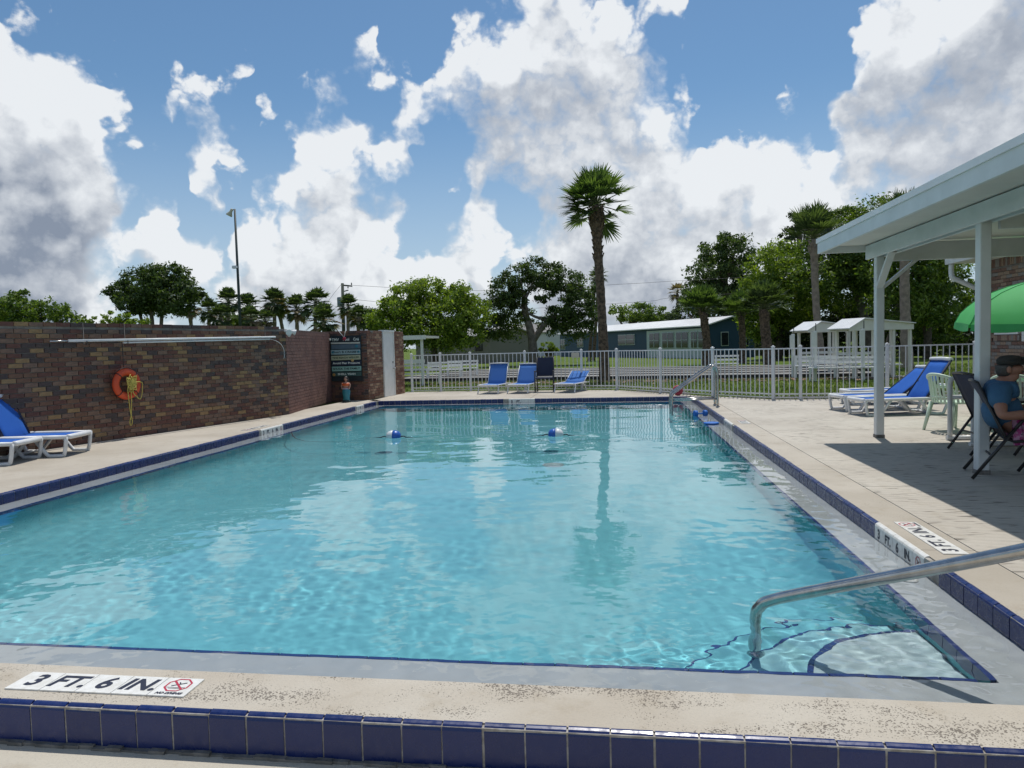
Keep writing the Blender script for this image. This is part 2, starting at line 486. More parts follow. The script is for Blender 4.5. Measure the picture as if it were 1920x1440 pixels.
M['bluetrim'] = mat('blue_edge_tile', (.008, .03, .17), .3, (.012, .04, .2), 30, 1)
M['steel'] = mat('stainless_steel', (.52, .51, .49), .22, (.40, .39, .37), 14, 1.2, metal=1.0)
M['white'] = mat('white_paint', (.76, .76, .74), .5, (.68, .68, .65), 5, 1, world_pos=True)
M['oldwhite'] = mat('aged_white_paint', (.70, .71, .69), .55, (.58, .59, .56), 3, 1.3, .12, 30, world_pos=True)
M['resin'] = mat('white_resin', (.74, .75, .76), .38, (.64, .65, .65), 7, 1)
M['sling'] = mat('blue_sling', (.025, .105, .40), .9, (.03, .125, .45), 120, 1, .25, 700, spec=.15)
M['sling2'] = mat('sun_faded_sling', (.06, .16, .44), .9, (.075, .19, .48), 120, 1, .25, 700, spec=.15)
M['navy'] = mat('navy_sling', (.012, .018, .045), .75, (.018, .026, .06), 150, 1, .2, 800)
M['darkmetal'] = mat('dark_bronze_metal', (.022, .021, .022), .4)
M['greysling'] = mat('grey_sling', (.17, .165, .15), .75, (.13, .125, .115), 150, 1, .2, 800)
M['pvc'] = mat('white_pvc', (.66, .67, .66), .35, (.56, .57, .56), 9, 1)
M['mint'] = mat('mint_plastic', (.55, .68, .55), .45, (.49, .62, .50), 8, 1)
M['fence'] = mat('white_fence', (.70, .71, .72), .45, (.60, .61, .62), 4, 1, world_pos=True)
M['black'] = mat('black', (.015, .015, .016), .5)
M['rope'] = mat('dark_rope', (.03, .04, .05), .8)
M['yrope'] = mat('yellow_rope', (.62, .52, .12), .7, (.48, .38, .08), 60, 1)
M['orange'] = mat('orange_ring', (.68, .085, .02), .5, (.56, .06, .015), 12, 1)
M['lawn'] = None
M['beige'] = mat('beige_siding', (.22, .205, .18), .8)
M['teal'] = mat('teal_siding', (.010, .048, .092), .6, (.012, .056, .105), 2, 1)
M['paleteal'] = mat('pale_green_trim', (.46, .54, .52), .6)
M['roofwhite'] = mat('white_metal_roof', (.80, .80, .79), .35, (.68, .68, .67), 1.5, 1)
M['glass'] = mat('dark_window_glass', (.02, .025, .03), .06, spec=.8)
M['bark'] = mat('bark', (.13, .105, .08), .9, (.055, .045, .036), 5, 1.5, .8, 14)
M['greybark'] = mat('grey_bark', (.20, .175, .15), .9, (.11, .095, .08), 5, 1.5, .8, 14)
M['palmbark'] = mat('palm_bark', (.17, .12, .085), .95, (.055, .04, .03), 9, 1.6, 1.0, 22)
M['palmbark2'] = mat('smooth_palm_bark', (.30, .245, .20), .95, (.19, .155, .125), 6, 1.3, .6, 22)
M['court'] = mat('court_concrete', (.29, .28, .26), .8, (.20, .195, .18), .8, 1.2, world_pos=True)
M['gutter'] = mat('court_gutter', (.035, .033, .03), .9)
M['wood'] = mat('pole_wood', (.09, .11, .085), .9, (.05, .06, .05), 6, 1.2)
M['umbrella'] = mat('green_canopy', (.055, .50, .16), .7, (.05, .46, .14), 5, 1)
# ------------------------------------------------------------------ ground
def lawn_mat():
    m = bpy.data.materials.new('lawn_grass'); m.use_nodes = True
    q = NT(m.node_tree); b = m.node_tree.nodes['Principled BSDF']
    pos = q.n('ShaderNodeNewGeometry').outputs['Position']
    c = q.mix(q.ramp(q.noise(pos, .35, 4, .6), .35, .65), (.085, .145, .022), (.145, .19, .042))
    c = q.mix(q.m('MULTIPLY', q.ramp(q.noise(pos, 1.3, 4, .7), .55, .75), .6), c, (.23, .185, .10))
    c = q.mix(q.m('MULTIPLY', q.ramp(q.noise(pos, 26, 3, .7), .45, .7), .6), c, (.035, .055, .012))
    q.t.links.new(c, b.inputs['Base Color']); b.inputs['Roughness'].default_value = .95; b.inputs['Specular IOR Level'].default_value = .1
    bn = q.n('ShaderNodeBump'); bn.inputs['Strength'].default_value = .9; bn.inputs['Distance'].default_value = .05
    q.put(bn.inputs['Height'], q.noise(pos, 30, 4, .7)); q.t.links.new(bn.outputs[0], b.inputs['Normal'])
    return m
M['lawn'] = lawn_mat()
B = 1500.0
hx0, hx1, hy0, hy1 = -6.9, 4.4, -5.0, 18.9
g = MB()
ZL = -0.06
for x0, x1, y0, y1 in ((-B, B, hy1, B), (-B, B, -B, hy0), (-B, hx0, hy0, hy1), (hx1, B, hy0, hy1)):
    g.add([(x0, y0, ZL), (x1, y0, ZL), (x1, y1, ZL), (x0, y1, ZL)], [(0, 1, 2, 3)])
tag(g.build('lawn', M['lawn']), kind='structure')

# low paved floor in front of the pool kerb
lf = MB()
lf.box((-1.25, -1.235, -.265), (11.2, 7.53, .2))
tag(lf.build('lower_floor', deck_mat('lower_floor_concrete', (.52, .48, .40), (.45, .41, .34), .4, 0)), kind='structure')

# ------------------------------------------------------------------ deck
PX0, PX1, PY0, PY1 = -6.335, 1.917, 2.845, 18.46      # inside faces of the pool kerb
bed = MB()
for x0, x1, y0, y1 in ((PX1 + .05, 9.0, -5, 18.3), (-6.85, PX0 - .05, -5, 18.5), (-6.6, 2.0, PY1 + .05, 21.4), (PX0 - .2, PX1 + .2, 2.55, 2.80)):
    bed.box(((x0 + x1) / 2, (y0 + y1) / 2, -.075), (x1 - x0, y1 - y0, .1))
deck = tag(bed.build('pool_deck', M['joint']), kind='structure')
T0 = PX1 + .036
def slab(poly, m, z1=0.0, z0=-.1):
    mb = MB(); mb.prism(poly, z0, z1)
    o = mb.build('slab', m, deck); return receive(o)
def wallx(y): return -8.388 + (y - 10.478) * (.983 / 3.404)
def rect(x0, x1, y0, y1): return [(x0, y0), (x1, y0), (x1, y1), (x0, y1)]
ys = [2.52, 4.9, 7.9, 10.9, 13.9, 16.4, 18.35]
for a, b in zip(ys[:-1], ys[1:]): slab(rect(T0, 2.281, a + .003, b - .003), M['coping'])
for y0, y1 in ((-5, 2.4), (2.41, 6.98), (6.99, 11.30)):
    for x0, x1 in ((2.289, 5.5), (5.51, 9.2)):
        slab(rect(x0, x1, y0, y1), M['deck'])
slab([(2.289, 11.31), (5.5, 11.31), (5.5, 16.89), (4.2, 16.95), (3.64, 17.06), (2.45, 18.32), (2.289, 18.48)], M['deck'])
slab([(5.51, 11.31), (9.2, 11.31), (9.2, 16.86), (5.51, 16.89)], M['deck'])
slab([(-6.6, PY1 + .036), (-2.2, PY1 + .036), (-2.2, 21.84), (-4.5, 22.14), (-6.6, 22.2)], M['coping'])
slab([(-2.19, PY1 + .036), (2.28, PY1 + .036), (1.26, 19.76), (.09, 21.38), (-.97, 21.68), (-2.19, 21.83)], M['coping'])
for a, b in zip([-5, 2.5, 6.5, 10.5, 14.5], [2.494, 6.494, 10.494, 14.494, 18.9]):
    slab([(PX0 - .036, a), (PX0 - .036, b), (wallx(min(b, 15.2)) - .25, b), (wallx(min(a, 15.2)) - .25, a)], M['coping'])
# near kerb between the pool and the low floor
o = MB().prism(rect(-7.2, 2.28, 2.505 + .03, PY0), -.17, 0.0).build('kerb', M['near_coping'], deck); receive(o)

# ------------------------------------------------------------------ pool shell
SHZ, WZ = -.150, -.105
BX0, BX1, BY0, BY1 = PX0 + .30, PX1 - .30, 3.315, PY1 - .30
FLN, FLF = -1.22, -1.50
pool = MB()
RC = .55                                             # coved foot of the basin walls
def edge_steps(a, b, n):
    e = [0, .004, .02, .05, .10, .17, .26, .38, .52]
    return [a + x for x in e] + [a + .6 + (b - a - 1.2) * i / n for i in range(n + 1)] + [b - x for x in reversed(e)]
gxs, gys = edge_steps(BX0, BX1, 12), edge_steps(BY0, BY1, 20)
def basin_z(x, y):
    fz = FLN + (FLF - FLN) * (y - BY0) / (BY1 - BY0)
    d = min(x - BX0, BX1 - x, y - BY0, BY1 - y)
    return fz + (RC - math.sqrt(max(0.0, RC * RC - (RC - d) ** 2)) if d < RC else 0.0)
nxg = len(gxs)
pool.add([(x, y, basin_z(x, y)) for y in gys for x in gxs], [(j * nxg + i, j * nxg + i + 1, (j + 1) * nxg + i + 1, (j + 1) * nxg + i) for j in range(len(gys) - 1) for i in range(nxg - 1)], 0, True)
wl_ = [(x, BY0) for x in gxs] + [(BX1, y) for y in gys[1:]] + [(x, BY1) for x in reversed(gxs[:-1])] + [(BX0, y) for y in reversed(gys[1:-1])]
nw = len(wl_)
pool.add([(x, y, basin_z(x, y) - .002) for x, y in wl_] + [(x, y, SHZ) for x, y in wl_], [(i, nw + i, nw + (i + 1) % nw, (i + 1) % nw) for i in range(nw)], 0, False)
pool = receive(tag(pool.build('pool', M['plaster']), kind='structure'))
sh = MB()
ox0, ox1, oy0, oy1 = PX0 - .04, PX1 + .04, PY0 - .04, PY1 + .04
tw = .022
ix0, ix1, iy0, iy1 = BX0 - tw, BX1 + tw, BY0 - tw, BY1 + tw
for x0, x1, y0, y1 in ((ox0, ox1, oy0, iy0), (ox0, ox1, iy1, oy1), (ox0, ix0, iy0, iy1), (ix1, ox1, iy0, iy1)):
    sh.box(((x0 + x1) / 2, (y0 + y1) / 2, SHZ - .04), (x1 - x0, y1 - y0, .08))
receive(sh.build('shelf', M['shelf'], pool))
# blue nosing and band round the deep basin: tiles
def ring_tiles():
    mb = MB()
    L = .149; P = .155
    def row(p0, p1, nrm):
        p0, p1 = Vector(p0), Vector(p1); d = (p1 - p0); n = int(d.length / P); d.normalize(); nv = Vector(nrm)
        for i in range(n):
            a = p0 + d * (i * P); b = a + d * L
            z1, z0 = SHZ + .004, SHZ - .15
            pts = [a + nv * .004, b + nv * .004, b - nv * tw, a - nv * tw]
            vs = [(p.x, p.y, z0) for p in pts] + [(p.x, p.y, z1) for p in pts]
            mb.add(vs, [(4, 5, 6, 7), (0, 1, 5, 4), (3, 2, 1, 0), (2, 3, 7, 6), (1, 2, 6, 5), (0, 4, 7, 3)])
    row((BX1, BY0, 0), (BX1, BY1, 0), (-1, 0, 0)); row((BX0, BY0, 0), (BX0, BY1, 0), (1, 0, 0))
    row((BX0, BY0, 0), (BX1, BY0, 0), (0, 1, 0)); row((BX0, BY1, 0), (BX1, BY1, 0), (0, -1, 0))
    o = mb.build('edge_tiles', M['bluetrim'], pool); o['kind'] = 'stuff'; return receive(o)
ring_tiles()
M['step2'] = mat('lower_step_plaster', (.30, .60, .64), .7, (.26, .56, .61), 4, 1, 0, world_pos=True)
# curved corner steps under water
def quarter(r, z0, z1, mi=0):
    mb = MB(); n = 22
    poly = [(BX1 - .006, BY0 + .006)] + [(BX1 - .006 + r * math.cos(t), BY0 + .006 + r * math.sin(t)) for t in [math.pi / 2 + i * (math.pi / 2) / n for i in range(n + 1)]]
    mb.prism(poly, z0, z1); return mb
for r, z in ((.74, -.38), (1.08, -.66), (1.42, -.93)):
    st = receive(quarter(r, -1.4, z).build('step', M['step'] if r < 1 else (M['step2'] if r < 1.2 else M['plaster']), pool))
    tr = MB(); n = 24; wd_ = .022 if r < 1 else .008
    for i in range(n):
        t0 = math.pi / 2 + i * (math.pi / 2) / n + .004; t1 = math.pi / 2 + (i + 1) * (math.pi / 2) / n - .004
        c = (BX1 - .006, BY0 + .006)
        pts = [(c[0] + rr * math.cos(t), c[1] + rr * math.sin(t)) for rr, t in ((r - wd_, t0), (r + .006, t0), (r + .006, t1), (r - wd_, t1))]
        tr.prism(pts, z - .04, z + .004)
    receive(tr.build('step_edge', M['bluetrim'], st))

# wall inlets and floor drain
for y in (5.2, 8.6, 12.2):
    receive(MB().lathe([(.055, 0), (.055, .012), (.03, .014), (.03, .004)], (0, 0, 0), 16).build('skimmer_plate', M['white_tile'], pool, (PX1 - .13, y - .55, SHZ + .001)))
receive(MB().lathe([(.16, 0), (.16, .012), (.03, .02)], (0, 0, 0), 20).build('floor_drain', M['step'], pool, (-.9, 10.2, FLN - .13 + .0)))

# ------------------------------------------------------------------ kerb tiles
TP, TL = .1555, .1485
prof = [(0, -.150), (0, -.018), (.004, -.008), (.012, -.001), (.024, .004), (.036, .004), (.036, -.010), (.022, -.022), (.022, -.150)]
prof2 = [(0, -.160), (0, -.020), (.004, -.009), (.012, -.001), (.022, .003), (.031, .003), (.031, -.010), (.022, -.022), (.022, -.160)]
def tile_mesh(p, m, L=TL):
    mb = MB(); mb.prism(p, -L / 2, L / 2, 'x'); return mb.mesh('tile', m)
t_blue, t_near, t_white = tile_mesh(prof, M['tile']), tile_mesh(prof2, M['tile']), tile_mesh(prof, M['white_tile'], .168)
gr = MB()
zc = -.077
gr.box((PX1 + .018, (2.5 + PY1) / 2, zc), (.028, PY1 - 2.5, .14)); gr.box((PX0 - .018, (2.5 + PY1) / 2, zc), (.028, PY1 - 2.5, .14))
gr.box(((PX0 + PX1) / 2, PY1 + .018, zc), (PX1 - PX0, .028, .14)); gr.box((-2.4, 2.505 + .016, -.084), (9.4, .026, .155))
kerb = tag(gr.build('pool_kerb', M['grout']), kind='structure'); receive(kerb)
def octagon(mb, r0, r1, mi=0):
    n = 8; a0 = math.pi / 8
    for i in range(n):
        t0, t1 = a0 + i * math.pi / 4, a0 + (i + 1) * math.pi / 4
        mb.add([(r0 * math.cos(t0), r0 * math.sin(t0), 0), (r1 * math.cos(t0), r1 * math.sin(t0), 0), (r1 * math.cos(t1), r1 * math.sin(t1), 0), (r0 * math.cos(t1), r0 * math.sin(t1), 0)], [(0, 1, 2, 3)], mi)
def no_diving(size, words=True):
    mb = MB(); r = size * .40
    octagon(mb, r * .86, r)
    def bar(a, b, w, mi):
        a, b = Vector((*a, .0004 if mi == 0 else 0)), Vector((*b, .0004 if mi == 0 else 0)); d = (b - a).normalized(); x = Vector((-d.y, d.x, 0)) * w / 2
        mb.add([a - x, b - x, b + x, a + x], [(0, 1, 2, 3)], mi)
    bar((-r * .62, r * .62), (r * .62, -r * .62), r * .15, 0)
    bar((-r * .45, -r * .15), (r * .5, r * .35), r * .13, 1); bar((r * .1, r * .12), (-r * .1, r * .42), r * .09, 1)
    bar((-r * .75, -r * .35), (r * .75, -r * .35), r * .05, 1); bar((-r * .5, -r * .5), (r * .5, -r * .5), r * .05, 1)
    return mb.mesh('no_diving_symbol', [M['red_ink'], M['ink']])
def place(name, me, parent, mw):
    o = link(name, me, parent); setw(o, mw); return o
def frame(origin, xdir, ydir):
    x, y = Vector(xdir).normalized(), Vector(ydir).normalized(); z = x.cross(y)
    return Matrix(((x.x, y.x, z.x, origin[0]), (x.y, y.y, z.y, origin[1]), (x.z, y.z, z.z, origin[2]), (0, 0, 0, 1)))
def tile_rows(axis, pos, rz, start, end, markers):
    """run of kerb tiles; markers: list of (start, [texts]) of white tiles"""
    sgn = 1 if end > start else -1
    s = start
    blocked = [(a, a + .172 * len(tx), tx) for a, tx in markers]
    while abs(end - s) > TP * .6:
        hit = next((b for b in blocked if b[0] - TP < s < b[1]), None)
        if hit:
            for k, tx in enumerate(hit[2]):
                c = hit[0] + .086 + .172 * k
                o = link('depth_marker_tile', t_white, kerb); o.rotation_euler = (0, 0, rz)
                o.location = (pos, c, 0) if axis == 'y' else (c, pos, 0)
                receive(o)
                if tx:
                    fx = Vector((math.cos(rz), math.sin(rz), 0))
                    nrm = Vector((math.sin(rz), -math.cos(rz), 0))
                    org = Vector(o.location) + nrm * .0012 + Vector((0, 0, -.070))
                    me = no_diving(.115) if tx == '#' else text_mesh(tx, .085 if len(tx) > 1 else .095, M['ink'], .004)
                    place('lettering' if tx != '#' else 'no_diving_symbol', me, o, frame(org, fx, (0, 0, 1)))
            s = hit[1] + TP / 2 - .0
            blocked.remove(hit); continue
        o = link('tile', t_blue, kerb); o.rotation_euler = (0, 0, rz + random.uniform(-.004, .004))
        o.location = (pos + random.uniform(-.001, .001), s, random.uniform(-.0015, .0015)) if axis == 'y' else (s, pos + random.uniform(-.001, .001), random.uniform(-.0015, .0015))
        receive(o); s += TP
FT36 = ['3', 'FT.', '6', 'IN.', '#']
tile_rows('y', PX1, -math.pi / 2, 2.60, PY1 - .02, [(4.75, FT36[::-1]), (12.15, FT36[::-1])])
tile_rows('y', PX0, math.pi / 2, 6.45, PY1 - .02, [(12.05, FT36), (16.9, ['5', 'FT.', '#'])])
tile_rows('x', PY1, 0.0, PX0 + .10, PX1 - .02, [(-2.75, ['5', 'FT.', '', ''])])
for i in range(60):
    x = -7.05 + .0935 + i * TP
    if x > 2.2: break
    o = link('tile', t_near, kerb); o.location = (x + random.uniform(-.0012, .0012), 2.505 + random.uniform(-.0012, .0012), random.uniform(-.002, .002))
    o.rotation_euler = (0, random.uniform(-.006, .006), random.uniform(-.006, .006))
# rough mortar foot under the near tiles
mf = MB()
rr = random.Random(4); n = 150
for i in range(n):
    x = -7.1 + i * 9.4 / n
    w = .016 + .012 * rr.random(); h = .008 + .008 * rr.random()
    mf.box((x + .031, 2.505 - w / 2 + .004, -.165 + h / 2), (.066, w, h))
mo = mf.build('mortar_foot', M['grey_base'], kerb); mo['kind'] = 'stuff'

# printed depth tiles laid flat on the deck
def flat_marker(org, xdir, ydir, texts, w, h, label, shear=0.0):
    t = thing('depth_marker', label, 'pool marker', org)
    n = len(texts)
    for k, tx in enumerate(texts):
        c = -w / 2 + w / n * (k + .5)
        mb = MB(); mb.box((0, 0, .003), (w / n - .003, h, .006))
        p = mb.build('tile', M['white_tile'], t)
        setw(p, frame(Vector(org) + Vector(xdir) * c, xdir, ydir))
        if tx == '#':
            s = place('no_diving_symbol', no_diving(h * .95), p, frame(Vector(org) + Vector(xdir) * c + Vector(ydir) * h * .09 + Vector((0, 0, .0068)), xdir, ydir))
            place('lettering', text_mesh('NO DIVING', h * .145, M['ink'], .0015, .25), p, frame(Vector(org) + Vector(xdir) * c - Vector(ydir) * h * .37 + Vector((0, 0, .0068)), xdir, ydir))
        elif tx:
            place('lettering', text_mesh(tx, h * .86, M['ink'], .0042, shear), p, frame(Vector(org) + Vector(xdir) * c + Vector((0, 0, .0068)), xdir, ydir))
    return t
flat_marker((-2.175, 2.687, 0.0005), (1, 0, 0), (0, 1, 0), FT36, .825, .153, 'white three foot six tile panel set in the pitted near kerb', .18)
flat_marker((2.13, 5.21, 0.0005), (0, 1, 0), (-1, 0, 0), FT36, .82, .152, 'white three foot six tile panel on deck beside the slanting steel handrail')
flat_marker((2.16, 12.45, 0.0005), (0, 1, 0), (-1, 0, 0), ['5', 'FT.', '#'], .50, .152, 'short white depth tile panel on deck near the twin pool rails')
flat_marker((-6.60, 12.35, 0.0005), (0, -1, 0), (1, 0, 0), FT36, .82, .152, 'white depth tile panel on the narrow deck beside the long brick wall')

# ------------------------------------------------------------------ water
def water_mesh():
    nx = 620
    xs = np.linspace(PX0 - .012, PX1 + .012, nx)
    yl = [PY0 - .012]
    while yl[-1] < PY1:
        yl.append(yl[-1] + .0125 + .0046 * max(0, yl[-1] - 4.4))
    yl[-1] = PY1 + .012
    ysA = np.array(yl); ny = len(ysA)
    X, Y = np.meshgrid(xs, ysA)
    Z = np.zeros_like(X); rng = np.random.RandomState(5)
    patch = np.zeros_like(X)                         # wind-ruffled patches
    for i in range(14):
        lam = rng.uniform(1.2, 4.5); th = rng.rand() * 6.283; k = 2 * np.pi / lam
        patch += np.sin(k * (X * np.cos(th) + Y * np.sin(th)) + rng.rand() * 6.283)
    patch = np.clip(.75 + patch / 9.0, .25, 1.6)
    patch = patch * (1 + 6.0 * np.exp(-((X - .9) / 1.3) ** 2 - ((Y - 3.9) / 1.0) ** 2) + 1.8 * np.exp(-((X + 4.6) / 1.6) ** 2 - ((Y - 4.6) / 1.4) ** 2))
    patch = patch + 4.0 * np.exp(-((Y - 3.05) / .30) ** 2 - ((X + .9) / 2.4) ** 2) + 2.0 * np.exp(-((X - 1.75) / .25) ** 2) * np.exp(-((Y - 4.5) / 2.5) ** 2)
    rowd = np.gradient(ysA)[:, None]
    for i in range(64):                              # short capillary ripples, dropped where the rows get too wide for them
        lam = .052 * (5.2 ** rng.rand()); th = rng.rand() * 2 * np.pi; k = 2 * np.pi / lam
        att = np.clip((lam / rowd - 3.2) / 2.0, 0, 1)
        Z += att * patch * .0019 / k * np.sin(k * (X * np.cos(th) + Y * np.sin(th)) + rng.rand() * 6.283)
    for i in range(34):                              # slow swell
        lam = .30 * (9.0 ** rng.rand()); th = rng.normal(1.2, .7); k = 2 * np.pi / lam
        Z += .0022 / k * np.sin(k * (X * np.cos(th) + Y * np.sin(th)) + rng.rand() * 6.283)
    Z += WZ
    v = np.stack([X, Y, Z], -1).reshape(-1, 3)
    i, j = np.meshgrid(np.arange(nx - 1), np.arange(ny - 1))
    a = (j * nx + i).reshape(-1)
    f = np.stack([a, a + 1, a + nx + 1, a + nx], -1)
    me = bpy.data.meshes.new('water')
    me.vertices.add(len(v)); me.vertices.foreach_set('co', v.astype(np.float32).ravel())
    me.loops.add(f.size); me.loops.foreach_set('vertex_index', f.astype(np.int32).ravel())
    me.polygons.add(len(f)); me.polygons.foreach_set('loop_start', np.arange(0, f.size, 4, dtype=np.int32))
    me.polygons.foreach_set('use_smooth', np.ones(len(f), dtype=bool))
    me.update(); me.validate()
    return me
wm = bpy.data.materials.new('pool_water'); wm.use_nodes = True
qw = NT(wm.node_tree); wm.node_tree.nodes.clear()
wo_ = qw.n('ShaderNodeOutputMaterial'); gl = qw.n('ShaderNodeBsdfGlass')
gl.inputs['IOR'].default_value = 1.33; gl.inputs['Roughness'].default_value = 0.0
gl.inputs['Color'].default_value = (.97, .99, 1, 1)
wm.node_tree.links.new(gl.outputs[0], wo_.inputs[0])
wme = water_mesh(); wme.materials.append(wm)
water = link('water', wme)
tag(water, kind='structure')
water.cycles.is_caustics_caster = True
sd.cycles.is_caustics_light = True
# ------------------------------------------------------------------ brick walls
BR = [mat('brick_red', (.160, .072, .052), .9, (.115, .052, .040), 25, 1.2, .5, 90),
      mat('brick_dark', (0.095, 0.066, 0.058), .9, (0.069, 0.051, 0.048), 25, 1.2, .5, 90),
      mat('brick_tan', (0.330, 0.210, 0.102), .9, (0.251, 0.152, 0.074), 25, 1.2, .5, 90),
      mat('brick_brown', (0.205, 0.108, 0.066), .9, (0.145, 0.076, 0.050), 25, 1.2, .5, 90),
      mat('brick_umber', (0.238, 0.146, 0.102), .9, (0.158, 0.099, 0.072), 25, 1.2, .5, 90)]
PBR = [mat('painted_brick_a', (.20, .10, .078), .9, (.145, .068, .055), 2.0, 1.4, .5, 60, world_pos=True),
       mat('painted_brick_b', (.175, .088, .07), .9, (.12, .058, .05), 2.0, 1.4, .5, 60, world_pos=True)]
SBR = [mat('shed_brick_red', (.19, .085, .055), .9, (.14, .06, .042), 25, 1.2, .5, 90),
       mat('shed_brick_pale', (.36, .235, .15), .9, (.29, .18, .12), 25, 1.2, .5, 90),
       mat('shed_brick_brown', (.24, .13, .085), .9, (.18, .10, .065), 25, 1.2, .5, 90)]
GBR = [mat('old_brick_tan', (.30, .215, .155), .9, (.24, .165, .12), 25, 1.2, .5, 90),
       mat('old_brick_red', (.20, .115, .085), .9, (.15, .085, .065), 25, 1.2, .5, 90),
       mat('old_brick_grey', (.24, .22, .20), .9, (.20, .18, .165), 25, 1.2, .5, 90)]
M['mortar'] = mat('mortar', (.30, .265, .235), .95, (.20, .17, .15), 8, 1.4, .5, 70, world_pos=True)
M['mortar_red'] = mat('mortar_red', (.14, .08, .065), .95, (.10, .055, .045), 8, 1.4, .5, 70, world_pos=True)
def project(p):
    d = Vector(p) - Vector((0, 0, CAM_H))
    c = [sum(RX[i][k] * d[i] for i in range(3)) for k in range(3)]
    return (960 + 1335 * c[0] / c[2], 720 + 1335 * c[1] / c[2]) if c[2] > .1 else (-9999, 0)
def brick_face(root, p0, p1, z0, z1, mats, weights, seed, parts=0, bl=.215, bh=.074, joint=.011, depth=.022, holes=(), name_stuff='bricks', jit=.003, flip=False):
    """bricks laid on the face that runs p0->p1 (face normal to the right of that run, or to the left with flip); they stand proud of the mortar behind"""
    rng = random.Random(seed)
    p0, p1 = Vector((*p0, 0)), Vector((*p1, 0)); d = p1 - p0; L = d.length; d.normalize()
    nrm = Vector((d.y, -d.x, 0)) * (-1 if flip else 1)
    ang = math.atan2(d.y, d.x)
    out = []
    rows = int((z1 - z0) / bh)
    for r in range(rows):
        z = z0 + r * bh + bh / 2
        s = -(bl / 2 if r % 2 else 0) - rng.uniform(0, .02)
        while s < L:
            a, b = max(s, 0), min(s + bl, L); s += bl
            if b - a < .04: continue
            m = (a + b) / 2
            if any(h[0] < m < h[1] and h[2] < z < h[3] for h in holes): continue
            out.append((m, b - a - joint, z, rng.choices(range(len(mats)), weights)[0], rng.uniform(-jit, jit)))
    def pos(m, e): return p0 + d * m + nrm * (e - depth / 2 + .004)
    vis = []
    if parts:
        for b in out:
            c = pos(b[0], b[4]); u, v = project((c.x, c.y, b[2]))
            if 0 < u < 1920 and 0 < v < 1440: vis.append(((c - Vector((0, 0, CAM_H))).length, b))
        vis.sort(key=lambda t: t[0]); vis = [b for _, b in vis[:parts]]
    pick = set(id(b) for b in vis)
    meshes = {}
    for b in vis:
        key = (round(b[1], 2), b[3])
        if key not in meshes:
            mb = MB(); mb.box((0, 0, 0), (b[1], depth, bh - joint), bev=.004)
            meshes[key] = mb.mesh('brick', mats[b[3]])
        o = link('brick', meshes[key], root); c = pos(b[0], b[4])
        o.location = (c.x, c.y, b[2]); o.rotation_euler = (rng.uniform(-.02, .02), rng.uniform(-.006, .006), ang)
    mb = MB()
    for b in out:
        if id(b) in pick: continue
        c = pos(b[0], b[4]); mb.box((c.x, c.y, b[2]), (b[1], depth, bh - joint), ang, b[3])
    if mb.v:
        o = mb.build(name_stuff, mats, root); o['kind'] = 'stuff'
    return root
def wall_core(name, p0, p1, z1, th, m, parent=None, off=.014, flip=False):
    p0, p1 = Vector((*p0, 0)), Vector((*p1, 0)); d = (p1 - p0); L = d.length; d.normalize(); nrm = Vector((d.y, -d.x, 0)) * (-1 if flip else 1)
    c = (p0 + p1) / 2 - nrm * (th / 2 + off)
    return MB().box((c.x, c.y, z1 / 2 - .02), (L, th, z1 + .04), math.atan2(d.y, d.x)).build(name, m, parent)

WA0, WA1, WB1 = (wallx(3.6), 3.6), (-7.20, 14.98), (-7.80, 18.93)
wall = thing('brick_wall', 'long mottled brick wall with an orange life ring hung on it', 'wall')
wall_core('core', WA0, WA1, 1.905, .19, M['mortar'], wall)
brick_face(wall, WA0, WA1, .0, 1.86, BR, (4, 2.6, 2.1, 4.4, 3.2), 3, parts=300)
# header course on top
mb = MB(); rng = random.Random(8)
d = Vector((WA1[0] - WA0[0], WA1[1] - WA0[1], 0)); Lw = d.length; d.normalize(); ang = math.atan2(d.y, d.x); nr = Vector((d.y, -d.x, 0))
for i in range(int(Lw / .215)):
    c = Vector((*WA0, 0)) + d * (i * .215 + .107) - nr * .095
    mb.box((c.x, c.y, 1.918 + rng.uniform(-.003, .003)), (.204, .215, .062), ang, rng.choices(range(5), (5, 3, 2, 4, 2))[0])
o = mb.build('coping_bricks', BR, wall); o['kind'] = 'stuff'

wb = thing('painted_wall', 'dull red painted brick wall between the long wall and the hand-lettered sign', 'wall')
wall_core('core', WA1, WB1, 1.90, .19, M['mortar_red'], wb)
brick_face(wb, WA1, WB1, 0, 1.90, PBR, (1, 1), 5, depth=.014, joint=.008, jit=.0015)
# pump house: sign wall and door wall
PC, PD = (-6.74, 18.94), (-6.50, 21.62)
shed = thing('pump_house', 'small brick pump house with a narrow white door beside the fence', 'building')
wall_core('front_wall', (WB1[0] - .28, WB1[1] + .004), PC, 1.93, .19, M['mortar_red'], shed)
brick_face(shed, WB1, PC, 0, 1.93, [PBR[0], BR[1], BR[3]], (3, 2, 2), 6, depth=.018)
dsh = 1.17
wall_core('side_wall', PC, PD, 1.93, .19, M['mortar'], shed)
brick_face(shed, PC, PD, 0, 1.93, SBR, (4, 3, 4), 7, depth=.02, holes=((1.08, 1.80, 0, 1.85),))
dv = (Vector((*PD, 0)) - Vector((*PC, 0))).normalized(); dn = Vector((dv.y, -dv.x, 0)); da = math.atan2(dv.y, dv.x)
dc = Vector((*PC, 0)) + dv * 1.44
o = MB().box((0, 0, .95), (.72, .05, 1.90), 0, 0, .006).build('door', M['white'], shed, tuple(dc + dn * .002), da)
MB().box((0, 0, 1.925), (.80, .16, .06)).build('lintel', M['oldwhite'], shed, tuple(dc + dn * -.02), da)
kn = MB(); kn.tube([(.27, -.03, .82), (.27, -.08, .82)], .012); kn.ball((.27, -.095, .82), .028)
